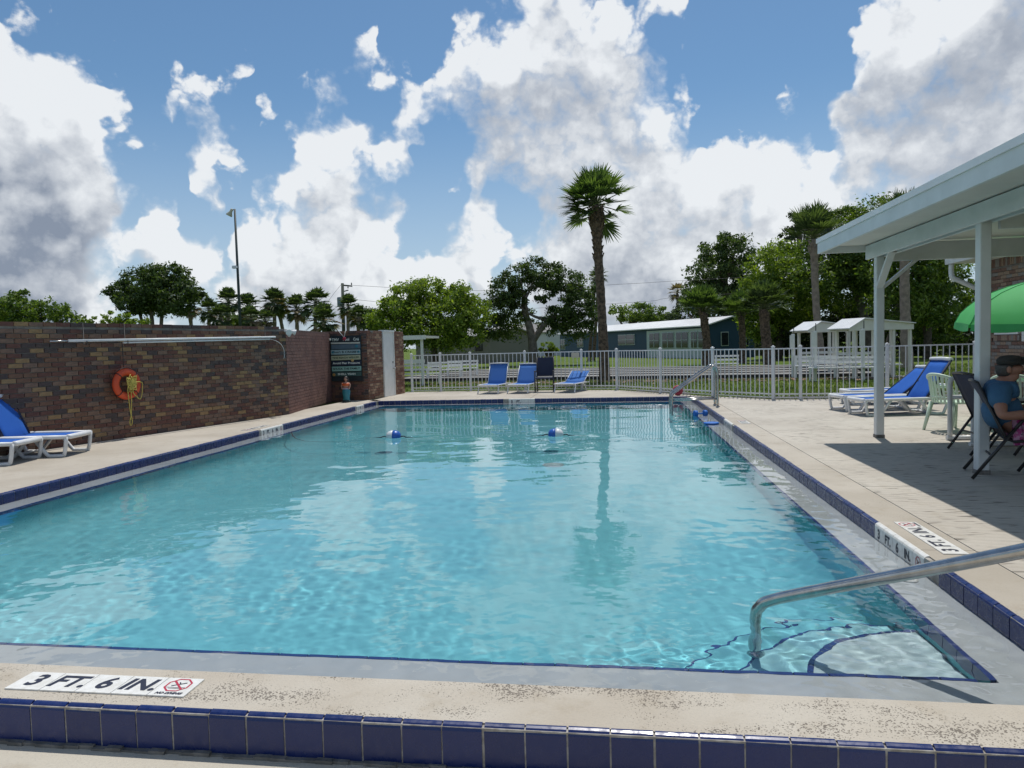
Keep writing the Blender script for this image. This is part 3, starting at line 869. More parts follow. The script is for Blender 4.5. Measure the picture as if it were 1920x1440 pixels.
kn.build('handle', M['steel'], o); MB().box((.27, -.03, 1.0), (.05, .02, .05)).build('lock', M['steel'], o)
fr = MB()
for x in (-.385, .385): fr.box((x, 0, .95), (.045, .075, 1.9))
fr.build('door_frame', M['oldwhite'], shed, tuple(dc + dn * .004), da)
MB().box(((WB1[0] + PD[0]) / 2 - .15, (WB1[1] + PD[1]) / 2 + .15, 1.90), (1.2, 2.5, .05), 0).build('roof', M['grey_base'], shed)

# ------------------------------------------------------------------ hand-lettered sign on the pump house
sg = thing('plank_sign', 'hand-lettered sign of stacked painted planks on the dark brick wall', 'sign', (-7.33, 18.90, 0))
sgm = {k: mat('sign_' + k, c, .7, tuple(x * .8 for x in c), 12, 1) for k, c in dict(dark=(.012, .022, .028), slate=(.10, .15, .19), aqua=(.36, .50, .52), cream=(.48, .50, .34), navy=(.015, .025, .055), mint=(.30, .52, .46), pine=(.05, .11, .10), pale=(.55, .55, .48)).items()}
ltr = {k: mat('paint_' + k, c, .7) for k, c in (('white', (.75, .78, .72)), ('black', (.012, .018, .022)), ('green', (.02, .06, .025)), ('teal', (.03, .18, .24)))}
MB().box((0, -.012, 1.17), (.89, .02, 1.26)).build('backing_board', sgm['dark'], sg)
rows = [('TMV   Pool Crú', 1.69, .115, 'dark', 'white', .105), ('', 1.595, .045, 'pale', 'black', .04), ('', 1.495, .125, 'slate', 'teal', .06),
        ("Don't B CRABBY", 1.345, .125, 'aqua', 'black', .082), ('TINE REACH  WELLED', 1.19, .125, 'cream', 'green', .066),
        ('Avoid Pier Pressure', 1.04, .125, 'navy', 'white', .078), ('SHUCK THE FAMILY', .885, .13, 'mint', 'black', .074), ('SHELL  YEAH', .735, .11, 'pine', 'white', .072)]
for i, (tx, z, h, c, lc, ts) in enumerate(rows):
    p = MB().box((0, 0, 0), (.84 if i else .88, .018, h), 0, 0, .003).build('plank', sgm[c], sg, (random.uniform(-.008, .008), -.032, z))
    p.rotation_euler = (0, random.uniform(-.012, .012), 0)
    if tx:
        words = tx.split(); ms = [text_mesh(w_, ts, ltr[lc], .0022) for w_ in words]
        ws = [max(v.co.x for v in me.vertices) - min(v.co.x for v in me.vertices) for me in ms]
        gap = ts * (.30 if tx[:3] != 'TMV' else 1.15); tot_ = sum(ws) + gap * (len(ws) - 1); k = min(1.3, .78 / tot_); xx = -tot_ * k / 2
        for me, w_ in zip(ms, ws):
            for v in me.vertices: v.co.x *= k
            o = link('lettering', me, p, (xx + w_ * k / 2, -.0105, 0)); o.rotation_euler = (math.pi / 2, 0, 0); xx += (w_ + gap) * k
def disc(r, m, name, loc, parent, n=14):
    o = MB().lathe([(r, 0), (r, .012), (r * .6, .016)], (0, 0, 0), n).build(name, m, parent, loc); o.rotation_euler = (math.pi / 2, 0, 0); return o
disc(.05, mat('sign_red', (.40, .035, .06), .6), 'heart_badge', (-.02, -.045, 1.715), sg)
disc(.042, mat('sign_shell', (.55, .40, .15), .6), 'shell_badge', (.19, -.045, 1.115), sg)
disc(.042, mat('sign_shell_orange', (.42, .22, .06), .6), 'shell_badge', (-.36, -.045, .725), sg)
disc(.03, ltr['teal'], 'painted_turtle', (-.37, -.043, 1.345), sg); disc(.028, ltr['teal'], 'painted_turtle', (.38, -.043, 1.345), sg)
disc(.045, ltr['teal'], 'painted_fish', (.32, -.043, 1.50), sg); disc(.03, ltr['white'], 'painted_shell', (-.43, -.043, 1.70), sg)
tw_ = MB()
for x in (-.13, .06): tw_.tube([(-.02, -.05, 1.74), (x - .05, -.03, 1.93)], .006, 6)
tw_.build('hanging_cord', ltr['white'], sg)

# mermaid figure standing below the sign
st_ = thing('mermaid_statue', 'small painted mermaid figure with a teal tail standing below the sign', 'statue', (-7.12, 18.25, 0))
def wob(a, z): return 1.0
MB().lathe([(.115, 0), (.12, .03), (.085, .06)], (0, 0, 0), 16).build('base', mat('statue_base', (.03, .05, .05), .7), st_)
MB().lathe([(.10, .05), (.085, .12), (.10, .20), (.112, .28), (.10, .34), (.085, .38)], (0, 0, 0), 18, sy=.75).build('tail', mat('teal_scales', (.02, .16, .22), .45, (.03, .22, .28), 40, 1.3), st_)
MB().lathe([(.085, .375), (.082, .42), (.088, .46), (.10, .50), (.085, .53), (.035, .55), (.03, .575)], (0, 0, 0), 16, sy=.7).build('torso', mat('statue_skin', (.45, .25, .18), .6), st_)
MB().lathe([(.102, .45), (.112, .49), (.095, .515)], (0, 0, 0), 16, sy=.78).build('top', mat('statue_orange', (.6, .11, .03), .55), st_)
MB().lathe([(.104, .355), (.098, .385)], (0, 0, 0), 16, sy=.8).build('belt', mat('statue_lilac', (.45, .40, .55), .5), st_)
MB().ball((0, 0, .625), (.05, .052, .062)).build('head', mat('statue_face', (.42, .24, .18), .6), st_)
hb = MB(); hb.ball((0, .015, .64), (.062, .06, .062)); hb.ball((-.03, .045, .56), (.055, .035, .10)); hb.ball((.03, .045, .56), (.05, .035, .10))
hb.build('hair', mat('statue_hair', (.015, .012, .012), .5), st_)
for sx in (-1, 1): MB().tube(arc((sx * .088, 0, .515), (sx * .15, .0, .44), (sx * .085, -.05, .36), 6), .018, 7).build('arm', bpy.data.materials['statue_skin'], st_)

# ------------------------------------------------------------------ things hung on the long wall
def on_wall(y, z, off): return Vector((wallx(y), y, z)) + nr * off
hk = [10.35, 11.05, 14.2]
pole = thing('telescopic_pole', 'long white telescopic pool pole held flat along the brick wall', 'pool pole', tuple(on_wall(12, 0, 0)))
pa, pb = on_wall(9.80, 1.655, .07) - pole.location, on_wall(14.45, 1.72, .07) - pole.location
MB().tube([pa + (pb - pa) * .06, pb], .021, 10).build('outer_tube', M['resin'], pole)
MB().tube([pa, pa + (pb - pa) * .08], .012, 10).build('inner_tube', M['steel'], pole)
p2 = thing('skimmer_pole', 'second white pole lying just under the long pool pole', 'pool pole', tuple(on_wall(12, 0, 0)))
MB().tube([on_wall(11.0, 1.625, .06) - p2.location, on_wall(14.3, 1.675, .06) - p2.location], .015, 10).build('outer_tube', M['resin'], p2)
MB().tube(arc(on_wall(14.3, 1.675, .06) - p2.location, on_wall(14.75, 1.62, .10) - p2.location, on_wall(14.7, 1.25, .05) - p2.location, 10), .005, 6).build('hose_end', M['resin'], p2)
for y in hk:
    b = tag(MB().tube([on_wall(y, 1.955, -.06), on_wall(y, 1.95, .035), on_wall(y, 1.60, .035), on_wall(y, 1.60, .11), on_wall(y, 1.66, .11)], .008, 6).build('wall_hook', M['black']),
            {10.35: 'thin black hook strap over the brick wall at the pole tip', 11.05: 'thin black hook strap over the wall above the life ring', 14.2: 'thin black hook strap at the hose end of the pool poles'}[y], 'hook', 'hook straps over the brick wall')
# life ring
lr = thing('life_ring', 'orange life ring with tangled yellow rope on the brick wall', 'life ring', tuple(on_wall(11.02, .925, .05)))
lr.rotation_euler = (0, 0, ang)
def ring_pts(R, n=28, dy=0): return [(R * math.cos(2 * math.pi * i / n), dy, R * math.sin(2 * math.pi * i / n)) for i in range(n)]
rg = MB().tube(ring_pts(.205), .062, 12, closed=True).build('ring', M['orange'], lr)
for k in range(4):
    t = math.pi / 4 + k * math.pi / 2
    MB().tube([(.205 * math.cos(t) + .066 * math.cos(a) * math.cos(t), .066 * math.sin(a), .205 * math.sin(t) + .066 * math.cos(a) * math.sin(t)) for a in [2 * math.pi * i / 12 for i in range(12)]], .007, 5, closed=True).build('band', M['black'], rg)
gl_ = MB()
for k in range(4):
    t0, t1 = math.pi / 4 + k * math.pi / 2, math.pi / 4 + (k + 1) * math.pi / 2
    tm = (t0 + t1) / 2
    gl_.tube(arc((.27 * math.cos(t0), 0, .27 * math.sin(t0)), (.37 * math.cos(tm), -.01, .37 * math.sin(tm)), (.27 * math.cos(t1), 0, .27 * math.sin(t1)), 8), .006, 5)
gl_.build('grab_line', M['black'], lr)
rr = random.Random(21)
rp = [(0.03, -.075, .16)]
for i in range(46):
    rp.append((.03 + rr.uniform(-.095, .105), -.085 + rr.uniform(-.02, .012), rr.uniform(-.12, .13)))
rp += [(.06, -.08, -.14), (.13, -.07, -.22), (.2, -.06, -.27), (.25, -.05, -.2), (.27, -.05, -.05), (.24, -.06, .02), (.05, -.09, .02)]
rp += [(-.04, -.09, -.05), (-.03, -.08, -.25), (0, -.06, -.45), (.035, -.05, -.60), (.03, -.05, -.68), (.0, -.05, -.70), (-.01, -.05, -.64), (.02, -.055, -.52), (.035, -.06, -.3), (.03, -.07, -.1)]
# smooth the tangle
def smooth(pts, k=4):
    out = []; P = [Vector(p) for p in pts]
    for i in range(len(P) - 1):
        p0, p1, p2_, p3 = P[max(i - 1, 0)], P[i], P[i + 1], P[min(i + 2, len(P) - 1)]
        for j in range(k):
            t = j / k
            out.append(.5 * ((2 * p1) + (p2_ - p0) * t + (2 * p0 - 5 * p1 + 4 * p2_ - p3) * t * t + (3 * p1 - p0 - 3 * p2_ + p3) * t ** 3))
    out.append(P[-1]); return out
MB().tube(smooth(rp), .0075, 5).build('throw_rope', M['yrope'], lr)
lr_s = tag(MB().tube([on_wall(11.0, 1.60, .03), on_wall(11.0, 1.13, .04)], .007, 5).build('ring_strap', M['black']), 'black strap running down from the pole to the orange life ring', 'strap')
# flood light on the wall corner
fl = thing('flood_light', 'small white twin flood light fixed at the corner of the brick wall', 'light', (-7.19, 14.92, 1.86))
MB().box((.05, 0, 0), (.10, .10, .05), 0, 0, .01).build('base', M['pvc'], fl)
for a, s in ((.5, 1), (-.9, -1)):
    o = MB().lathe([(.03, 0), (.035, .05), (.065, .12), (.068, .14), (.06, .14)], (0, 0, 0), 14).build('lamp_head', M['pvc'], fl, (.09, .05 * s, .0)); o.rotation_euler = (0, 1.9, a)
MB().ball((.10, 0, -.09), (.035, .035, .045)).build('sensor', M['pvc'], fl)
MB().tube([(.08, 0, -.02), (.09, 0, -.08)], .012, 6).build('sensor_arm', M['pvc'], fl)
# ------------------------------------------------------------------ perimeter fence
FP = [(-6.42, 22.16), (-5.47, 22.13), (-4.50, 22.13), (-2.73, 21.92), (-.97, 21.70), (.085, 21.42), (1.256, 19.76), (2.447, 18.32), (3.63, 17.06), (4.20, 16.95), (6.03, 16.885), (7.86, 16.93)]
fence = thing('picket_fence', 'white aluminium picket fence round the far side of the pool deck', 'fence', (0, 19, 0))
pm = MB(); pm.box((0, 0, .60), (.066, .066, 1.20), 0, 0, .006); post_me = pm.mesh('post', M['fence'])
pm = MB(); pm.box((0, 0, .012), (.078, .078, .024), 0, 0, .006); pm.lathe([(.036, .024), (.02, .042), (.004, .046)], (0, 0, 0), 10); cap_me = pm.mesh('post_cap', M['fence'])
pm = MB(); pm.box((0, 0, .62), (.017, .017, 1.09)); pk_me = pm.mesh('picket', M['fence'])
for i, (x, y) in enumerate(FP):
    if i in (0, len(FP) - 1): pass
    a = math.atan2(FP[min(i + 1, len(FP) - 1)][1] - FP[max(i - 1, 0)][1], FP[min(i + 1, len(FP) - 1)][0] - FP[max(i - 1, 0)][0])
    p = link('post', post_me, fence, (x, y - 19, 0), a); link('post_cap', cap_me, p, (0, 0, 1.20))
    if i == len(FP) - 1: continue
    p0, p1 = Vector((x, y - 19, 0)), Vector((FP[i + 1][0], FP[i + 1][1] - 19, 0)); d = p1 - p0; L = d.length; d.normalize()
    for z in (1.165, .125, .045):
        MB().beam(p0 + d * .034 + Vector((0, 0, z)), p1 - d * .034 + Vector((0, 0, z)), .026, .030 if z > .1 else .018).build('rail', M['fence'], fence)
    n = max(2, round(L / .128))
    for k in range(1, n):
        q_ = p0 + d * (L * k / n)
        link('picket', pk_me, fence, tuple(q_), math.atan2(d.y, d.x))
sgn = thing('fence_notice', 'small blank beige notice wired to the top of the fence', 'sign', (-1.15, 21.69, 1.0))
MB().box((0, -.03, .06), (.24, .006, .15), 0, 0, .002).build('plate', mat('notice_beige', (.52, .47, .36), .6), sgn)
MB().tube([(-.09, -.033, .10), (-.09, .012, .12)], .003, 5).build('wire_tie', M['steel'], sgn)

# ------------------------------------------------------------------ sun loungers
def sheet(mb, pts, hw, th, mi=0, sag=0.0, n=5):
    """cloth strip that follows pts (x,z) with half width hw"""
    rows = []
    for x, z in pts:
        rows.append([(x, -hw + 2 * hw * k / n, z - sag * math.sin(math.pi * k / n)) for k in range(n + 1)])
    vs = [p for r in rows for p in r]; m = len(rows); w = n + 1; top = len(vs)
    vs += [(p[0], p[1], p[2] - th) for p in vs]
    fs = []
    for i in range(m - 1):
        for k in range(n):
            a = i * w + k
            fs.append((a, a + w, a + w + 1, a + 1)); fs.append((top + a, top + a + 1, top + a + w + 1, top + a + w))
    for i in range(m - 1):
        fs.append((i * w, top + i * w, top + (i + 1) * w, (i + 1) * w)); e = i * w + n
        fs.append((e, e + w, top + e + w, top + e))
    fs.append(tuple(range(0, w)) + tuple(range(top + n, top - 1, -1)))
    b = (m - 1) * w
    fs.append(tuple(range(b + n, b - 1, -1)) + tuple(range(top + b, top + b + w)))
    mb.add(vs, fs, mi, True)
def lounger(label, loc, rz, back, group, slim=False, sling='sling', seat=1.12, backlen=.74, tail=.42):
    t = thing('sun_lounger', label, 'sun lounger', loc, rz, group)
    hw = .31; H = .28 if not slim else .26; r = .029 if not slim else .016
    MB().tube([(.02, -hw + .03, H), (0, -hw + .06, H), (0, hw - .06, H), (.02, hw - .03, H)], r * 1.25, 8).build('foot_bar', M['resin'], t)
    tot = seat + tail
    for s in (-1, 1):
        y = s * hw
        MB().tube([(.0, y, H), (.5, y, H + .004), (seat, y, H + .006), (tot, y, H - .01)], r, 8).build('side_rail', M['resin'], t)
        if not slim:
            MB().tube(smooth([(.015, y, H), (.03, y, .15), (.055, y, .03), (.085, y, .018), (.24, y, .018), (.30, y, .05), (.46, y, H - .01)], 2), r * .92, 8).build('leg', M['resin'], t)
            MB().tube(smooth([(tot - .02, y, H - .02), (tot - .1, y, .05), (tot - .15, y, .018), (tot - .30, y, .018), (tot - .36, y, .05), (tot - .54, y, H - .01)], 2), r * .92, 8).build('leg', M['resin'], t)
        else:
            MB().tube(smooth([(.03, y, H), (.10, y, H - .05), (.05, y, .10), (.0, y, .012)], 3), r * 1.2, 8).build('leg', M['resin'], t)
            MB().tube(smooth([(seat - .25, y, H), (seat - .05, y, H - .03), (seat + .10, y, .12), (seat + .16, y, .012)], 3), r * 1.2, 8).build('leg', M['resin'], t)
    MB().tube([(tot - .22, -hw, .02), (tot - .22, hw, .02)], r * .8, 6).build('stretcher', M['resin'], t)
    mb = MB(); sheet(mb, [(.03 + (seat - .03) * i / 6, H + .012 - .010 * math.sin(math.pi * i / 6)) for i in range(7)], hw - .025, .006, 0, .012)
    mb.build('seat', M[sling], t)
    ca, sa = math.cos(back), math.sin(back); x0, z0 = seat + .01, H + .012
    mb = MB(); sheet(mb, [(x0 + backlen * k / 5 * ca, z0 + backlen * k / 5 * sa) for k in range(6)], hw - .03, .006, 0, .012)
    b = mb.build('backrest', M[sling], t)
    for s in (-1, 1):
        MB().tube([(x0, s * (hw - .022), z0 - .012), (x0 + backlen * ca, s * (hw - .022), z0 - .012 + backlen * sa)], r * .75, 8).build('back_rail', M['resin'] if slim else M['navy'], b)
    MB().tube([(x0 + backlen * ca, -hw + .01, z0 + backlen * sa), (x0 + (backlen + .02) * ca, 0, z0 + (backlen + .012) * sa), (x0 + backlen * ca, hw - .01, z0 + backlen * sa)], r * 1.15, 8).build('top_bar', M['resin'], b)
    if back > .3:
        for s in (-1, 1):
            MB().tube([(x0 + .42 * backlen * ca, s * (hw - .06), z0 + .42 * backlen * sa), (min(tot - .05, x0 + .36), s * (hw - .06), H)], r * .6, 6).build('prop', M['darkmetal'], b)
    return t
axl = math.atan2(-.18, -.985)
lounger('blue sling lounger with raised back against the long brick wall', (-7.70, 9.30, 0), axl, 1.16, 'loungers by the brick wall', seat=.88, backlen=.62, tail=.20)
lounger('second blue sling lounger by the brick wall, beside the one with the raised back', (-7.90, 8.60, 0), axl, 1.05, 'loungers by the brick wall', seat=.62, backlen=.60, tail=.20)
R2 = 'loungers on the sunny deck before the fence'
lounger('wide blue lounger with steep back, just behind the mint armchair', (4.26, 13.40, 0), .16, .98, R2, seat=1.08, backlen=.80)
lounger('wide blue lounger with lower back standing close behind the steep one', (4.18, 14.25, 0), .16, .66, R2, seat=1.08, backlen=.80)
lounger('flat blue lounger farthest back by the white fence bars', (4.75, 15.60, 0), .05, .10, R2)
F2_ = 'loungers by the fence at the far pool end'
lounger('faded blue lounger by the fence, the one beside the pump house end', (-3.66, 20.45, 0), math.pi / 2 - .16, 1.12, F2_, True, 'sling2', seat=.84, backlen=.66)
lounger('faded blue lounger by the fence standing next to the dark patio chair', (-2.78, 20.42, 0), math.pi / 2 - .18, 1.02, F2_, True, 'sling2', seat=.84, backlen=.66)
lounger('low-backed blue lounger by the fence under the beige notice', (-1.42, 20.40, 0), math.pi / 2 - .30, .50, F2_, True, 'sling2', seat=.84, backlen=.66)

# ------------------------------------------------------------------ patio chairs
def sling_chair(label, loc, rz, group=None, sl='navy', fm='darkmetal'):
    t = thing('patio_chair', label, 'chair', loc, rz, group)
    hw = .275
    for s in (-1, 1):
        y = s * hw
        MB().tube([(-.36, y, .012), (-.02, y, .50)], .016, 8).build('rear_leg', M[fm], t)
        MB().tube([(.10, y, .012), (.36, y, .40)], .016, 8).build('front_leg', M[fm], t)
        MB().tube(smooth([(-.02, y, .50), (.05, y, .595), (.12, y, .615), (.36, y, .60), (.41, y, .56), (.36, y, .40)], 2), .016, 8).build('armrest', M[fm], t)
        MB().tube([(-.32, y * .93, .93), (-.09, y * .93, .40), (-.02, y * .93, .375), (.40, y * .93, .425)], .014, 8).build('side_frame', M[fm], t)
    MB().tube([(-.32, -hw * .93, .93), (-.335, 0, .945), (-.32, hw * .93, .93)], .014, 8).build('top_bar', M[fm], t)
    MB().tube([(-.20, -hw, .235), (-.20, hw, .235)], .011, 6).build('stretcher', M[fm], t)
    mb = MB(); sheet(mb, [(-.325, .925), (-.25, .76), (-.165, .565), (-.09, .41)], hw * .9, .006, 0, .0); mb.build('back_sling', M[sl], t)
    mb = MB(); sheet(mb, [(-.08, .395), (.0, .378), (.15, .375), (.30, .40), (.405, .43)], hw * .9, .006, 0, .014); mb.build('seat_sling', M[sl], t)
    return t
sling_chair('navy sling patio chair the seated man is in', (3.80, 7.46, 0), -.30, 'navy patio chairs under the roof')
sling_chair('empty navy sling patio chair behind the seated man', (4.36, 8.98, 0), .0, 'navy patio chairs under the roof')
# dark upright chair by the fence
ch = thing('patio_chair', 'dark upright patio chair with arms standing by the far fence', 'chair', (-2.03, 21.05, 0), 0)
for sx in (-1, 1):
    MB().tube([(sx * .27, -.28, 0), (sx * .27, -.27, .60), (sx * .27, .12, .62)], .019, 8).build('front_leg', M['darkmetal'], ch)
    MB().tube([(sx * .25, .26, 0), (sx * .25, .14, .40), (sx * .25, .24, 1.02)], .018, 8).build('back_post', M['darkmetal'], ch)
    MB().box((sx * .27, -.07, .625), (.05, .42, .025), 0, 0, .006).build('armrest', M['darkmetal'], ch)
MB().box((0, -.06, .42), (.50, .44, .03), 0, 0, .008).build('seat', M['navy'], ch)
b_ = MB().box((0, 0, 0), (.47, .02, .56), 0, 0, .005).build('backrest', M['navy'], ch, (0, .19, .74)); b_.rotation_euler = (-.16, 0, 0)
for i in range(5): MB().box((-.19 + .095 * i, .245, 1.03), (.07, .02, .05), 0, 0, .004).build('top_slat', M['greysling'], ch)
# white pipe chair with grey sling
pc = thing('pipe_chair', 'white pipe-framed chair with grey sling back at the roof edge', 'chair', (4.74, 9.78, 0), .03)
for s in (-1, 1):
    y = s * .29
    MB().tube(smooth([(-.36, y, .035), (-.36, y, .4), (-.36, y, .77), (-.33, y, .81), (-.27, y, .82)], 3), .030, 10).build('rear_upright', M['pvc'], pc)
    MB().tube([(-.36, y, .57), (.34, y, .57)], .028, 10).build('armrest', M['pvc'], pc)
    MB().tube([(.34, y, .035), (.34, y, .60)], .030, 10).build('front_leg', M['pvc'], pc)
    MB().tube([(-.40, y, .032), (.40, y, .032)], .031, 10).build('base_runner', M['pvc'], pc)
    MB().tube([(-.27, y, .82), (.02, y, .30), (.36, y, .38)], .024, 8).build('sling_rail', M['pvc'], pc)
MB().tube([(-.27, -.29, .82), (-.27, .29, .82)], .028, 10).build('top_bar', M['pvc'], pc)
MB().tube([(.36, -.29, .38), (.36, .29, .38)], .026, 10).build('front_bar', M['pvc'], pc)
mb = MB(); sheet(mb, [(-.27, .85), (-.12, .58), (.02, .33)], .27, .006); mb.build('back_sling', M['greysling'], pc)
mb = MB(); sheet(mb, [(.02, .325), (.18, .33), (.36, .40)], .27, .006); mb.build('seat_sling', M['greysling'], pc)
# mint monobloc armchairs
def mint_chair(label, loc, rz):
    t = thing('plastic_armchair', label, 'chair', loc, rz, 'mint plastic armchairs')
    for x, y, fx, fy in ((-.20, -.20, -.29, -.25), (-.20, .20, -.29, .25), (.23, -.22, .28, -.27), (.23, .22, .28, .27)):
        MB().tube([(x, y, .42), (fx, fy, 0)], [.034, .020], 6).build('leg', M['mint'], t)
    MB().lathe([(.20, 0), (.25, .012), (.255, .03), (.22, .034), (.05, .026)], (0, 0, 0), 22, sx=1.0, sy=1.0).build('seat', M['mint'], t, (.0, 0, .40))
    R = .285
    def at(a, z): return (R * math.cos(a) * .98 - (z - .42) * .18, R * math.sin(a) * (1 + .06 * (z - .4)), z)
    def ztop(a): 
        f = max(0.0, -math.cos(a)); return .625 + .205 * f ** .8
    A = [math.radians(52 + i * 256 / 36) for i in range(37)]
    MB().tube([at(a, ztop(a)) for a in A], .023, 8).build('top_rim', M['mint'], t)
    for s in (-1, 1): MB().tube([at(math.radians(s * 52), .625), (.25, s * .25, .50), (.24, s * .235, .41)], .022, 7).build('arm_front', M['mint'], t)
    MB().tube([at(a, .50) for a in A[8:29]], .012, 6).build('mid_band', M['mint'], t)
    for i in range(15):
        a = math.radians(102 + i * 156 / 14)
        MB().beam(at(a, .415), at(a, ztop(a) - .01), .030, .010, up=(math.cos(a), math.sin(a), 0)).build('slat', M['mint'], t)
    return t
mint_chair('mint plastic armchair with slatted round back on the sunny deck', (4.86, 11.05, 0), .35)
mint_chair('mint plastic armchair half hidden behind the man under the umbrella', (5.45, 10.62, 0), .9)

# ------------------------------------------------------------------ umbrella and table
def umb_mat():
    m = mat('umbrella_cloth', (.11, .53, .19), .7, (.09, .48, .16), 4, 1, .15, 30)
    q = NT(m.node_tree); b = m.node_tree.nodes['Principled BSDF']; out = m.node_tree.nodes['Material Output']
    tr = q.n('ShaderNodeBsdfTranslucent'); tr.inputs[0].default_value = (.25, .85, .28, 1)
    mx = q.n('ShaderNodeMixShader'); mx.inputs[0].default_value = .45
    q.t.links.new(b.outputs[0], mx.inputs[1]); q.t.links.new(tr.outputs[0], mx.inputs[2]); q.t.links.new(mx.outputs[0], out.inputs[0]); return m
M['umb'] = umb_mat()
um = thing('patio_umbrella', 'open bright green patio umbrella on a mint pole', 'umbrella', (6.42, 11.8, 0))
um.rotation_euler = (.05, -.05, .2)
def canopy():
    mb = MB(); n = 8; sub = 8; rings = 9; R = 1.12
    prof = [(0.02, 2.17), (.2, 2.155), (.42, 2.10), (.64, 2.02), (.84, 1.91), (.96, 1.81), (1.05, 1.72), (1.10, 1.62), (R, 1.59)]
    vs = []
    for r, z in prof:
        for k in range(n * sub):
            a = 2 * math.pi * k / (n * sub); fr = (k % sub) / sub
            pinch = 1 - .085 * math.sin(math.pi * fr) * (r / R); lift = -.05 * math.sin(math.pi * fr) * (r / R)
            wr = .004 * math.sin(61 * a + 9 * r) * (r / R)
            vs.append((r * pinch * math.cos(a), r * pinch * math.sin(a), z + lift * .5 + wr))
    fs = []
    w = n * sub
    for i in range(len(prof) - 1):
        for k in range(w): fs.append((i * w + k, i * w + (k + 1) % w, (i + 1) * w + (k + 1) % w, (i + 1) * w + k))
    mb.add(vs, fs, 0, True); return mb
canopy().build('canopy', M['umb'], um)
vl = MB(); n = 8
for k in range(n):
    vs = []; m = 8
    for j in range(m + 1):
        a = 2 * math.pi * (k + .03 + .94 * j / m) / n; r = 1.125 * (1 - .085 * math.sin(math.pi * j / m))
        vs.append((r * math.cos(a), r * math.sin(a), 1.592)); dz = .125 - .03 * (1 - math.sin(math.pi * j / m))
        vs.append((r * 1.012 * math.cos(a), r * 1.012 * math.sin(a), 1.592 - dz))
    vl.add(vs, [(2 * j, 2 * j + 2, 2 * j + 3, 2 * j + 1) for j in range(m)], 0, True)
vl.build('valance', mat('valance_cloth', (.05, .36, .11), .75, (.04, .32, .09), 6, 1, .3, 30), um)
for k in range(8):
    a = 2 * math.pi * k / 8
    MB().tube([(r * math.cos(a), r * math.sin(a), z + .004) for r, z in ((.05, 2.168), (.2, 2.155), (.42, 2.10), (.64, 2.02), (.84, 1.91), (.96, 1.81), (1.05, 1.72), (1.10, 1.62), (1.12, 1.59))], .007, 6).build('seam', bpy.data.materials['valance_cloth'], um)
for k in range(8):
    a = 2 * math.pi * k / 8
    MB().tube([(.03 * math.cos(a), .03 * math.sin(a), 2.12), (.64 * math.cos(a), .64 * math.sin(a), 1.985), (1.1 * math.cos(a), 1.1 * math.sin(a), 1.59)], .007, 6).build('rib', M['pvc'], um)
pn = MB(); pn.tube([(0, 0, .03), (0, 0, 2.20)], .021, 12); pn.build('pole', M['mint'], um)
MB().ball((0, 0, 2.21), .028).build('finial', M['mint'], um)
MB().lathe([(.035, 1.05), (.042, 1.07), (.042, 1.16), (.03, 1.18)], (0, 0, 0), 12).build('tilt_collar', M['mint'], um)
MB().lathe([(.26, 0), (.26, .05), (.12, .08), (.045, .10), (.04, .32)], (0, 0, 0), 20).build('base', M['mint'], um)
tb = thing('patio_table', 'round mint plastic table under the green umbrella', 'table', (6.42, 11.8, 0))
tp = MB(); n = 28
ri, ro = .05, .52
vs = []
for r, z in ((ri, .70), (ro - .02, .705), (ro, .695), (ro, .665), (ro - .03, .66), (ri, .68)):
    for k in range(n): vs.append((r * math.cos(2 * math.pi * k / n), r * math.sin(2 * math.pi * k / n), z))
tp.add(vs, [(i * n + k, i * n + (k + 1) % n, ((i + 1) % 6) * n + (k + 1) % n, ((i + 1) % 6) * n + k) for i in range(6) for k in range(n)], 0, False)
tp.build('table_top', M['mint'], tb)
for k in range(4):
    a = math.pi / 4 + k * math.pi / 2
    MB().tube([(.34 * math.cos(a), .34 * math.sin(a), .67), (.42 * math.cos(a), .42 * math.sin(a), 0)], [.03, .022], 8).build('leg', M['mint'], tb)

# ------------------------------------------------------------------ pavilion roof on white posts
M['pv'] = mat('pavilion_paint', (.72, .735, .72), .5, (.62, .64, .62), 2.2, 1.2, .10, 25, world_pos=True)
M['ceil'] = mat('ceiling_paint', (.70, .69, .62), .6, (.62, .61, .55), 1.6, 1.2, world_pos=True)
pav = thing('pavilion', 'white flat-roofed pavilion on square timber posts along the deck', 'pavilion', (3.61, 7.6, 0))
O = Vector((3.61, 7.6, 0))
def P_(x, y, z): return (x - O.x, y - O.y, z)
pm = MB(); pm.box((0, 0, 1.32), (.105, .105, 2.64), 0, 0, .008); pme = pm.mesh('post', M['pv'])
pm = MB(); pm.box((0, 0, .02), (.115, .115, .045)); for_ = pm.mesh('post_shoe', M['grey_base'])
for y in (10.40, 7.63, 4.86, 2.09):
    p = link('post', pme, pav, P_(3.61, y, 0)); link('post_shoe', for_, p)
    for i, z in enumerate((2.50, 2.56, 2.62)):
        o = MB().lathe([(.012, 0), (.012, .012), (.006, .016)], (0, 0, 0), 8).build('bolt', M['darkmetal'], p, (-.053, -.02, z)); o.rotation_euler = (0, -math.pi / 2, 0)
RY0, RY1, RX0, RX1 = -3.0, 10.72, 2.92, 8.6
for x, nm in ((3.545, 'beam'), (3.675, 'beam')):
    MB().box(P_(x, (RY0 + 10.68) / 2, 2.565), (.04, 10.68 - RY0, .19), 0, 0, .004).build(nm, M['pv'], pav)
MB().box(P_(5.75, 10.40, 2.53), (4.0, .05, .24), 0, 0, .004).build('cross_beam', M['pv'], pav)
MB().box(P_(5.75, 7.63, 2.53), (4.0, .05, .24), 0, 0, .004).build('cross_beam', M['pv'], pav)
MB().box(P_(5.75, 4.86, 2.53), (4.0, .05, .24), 0, 0, .004).build('cross_beam', M['pv'], pav)
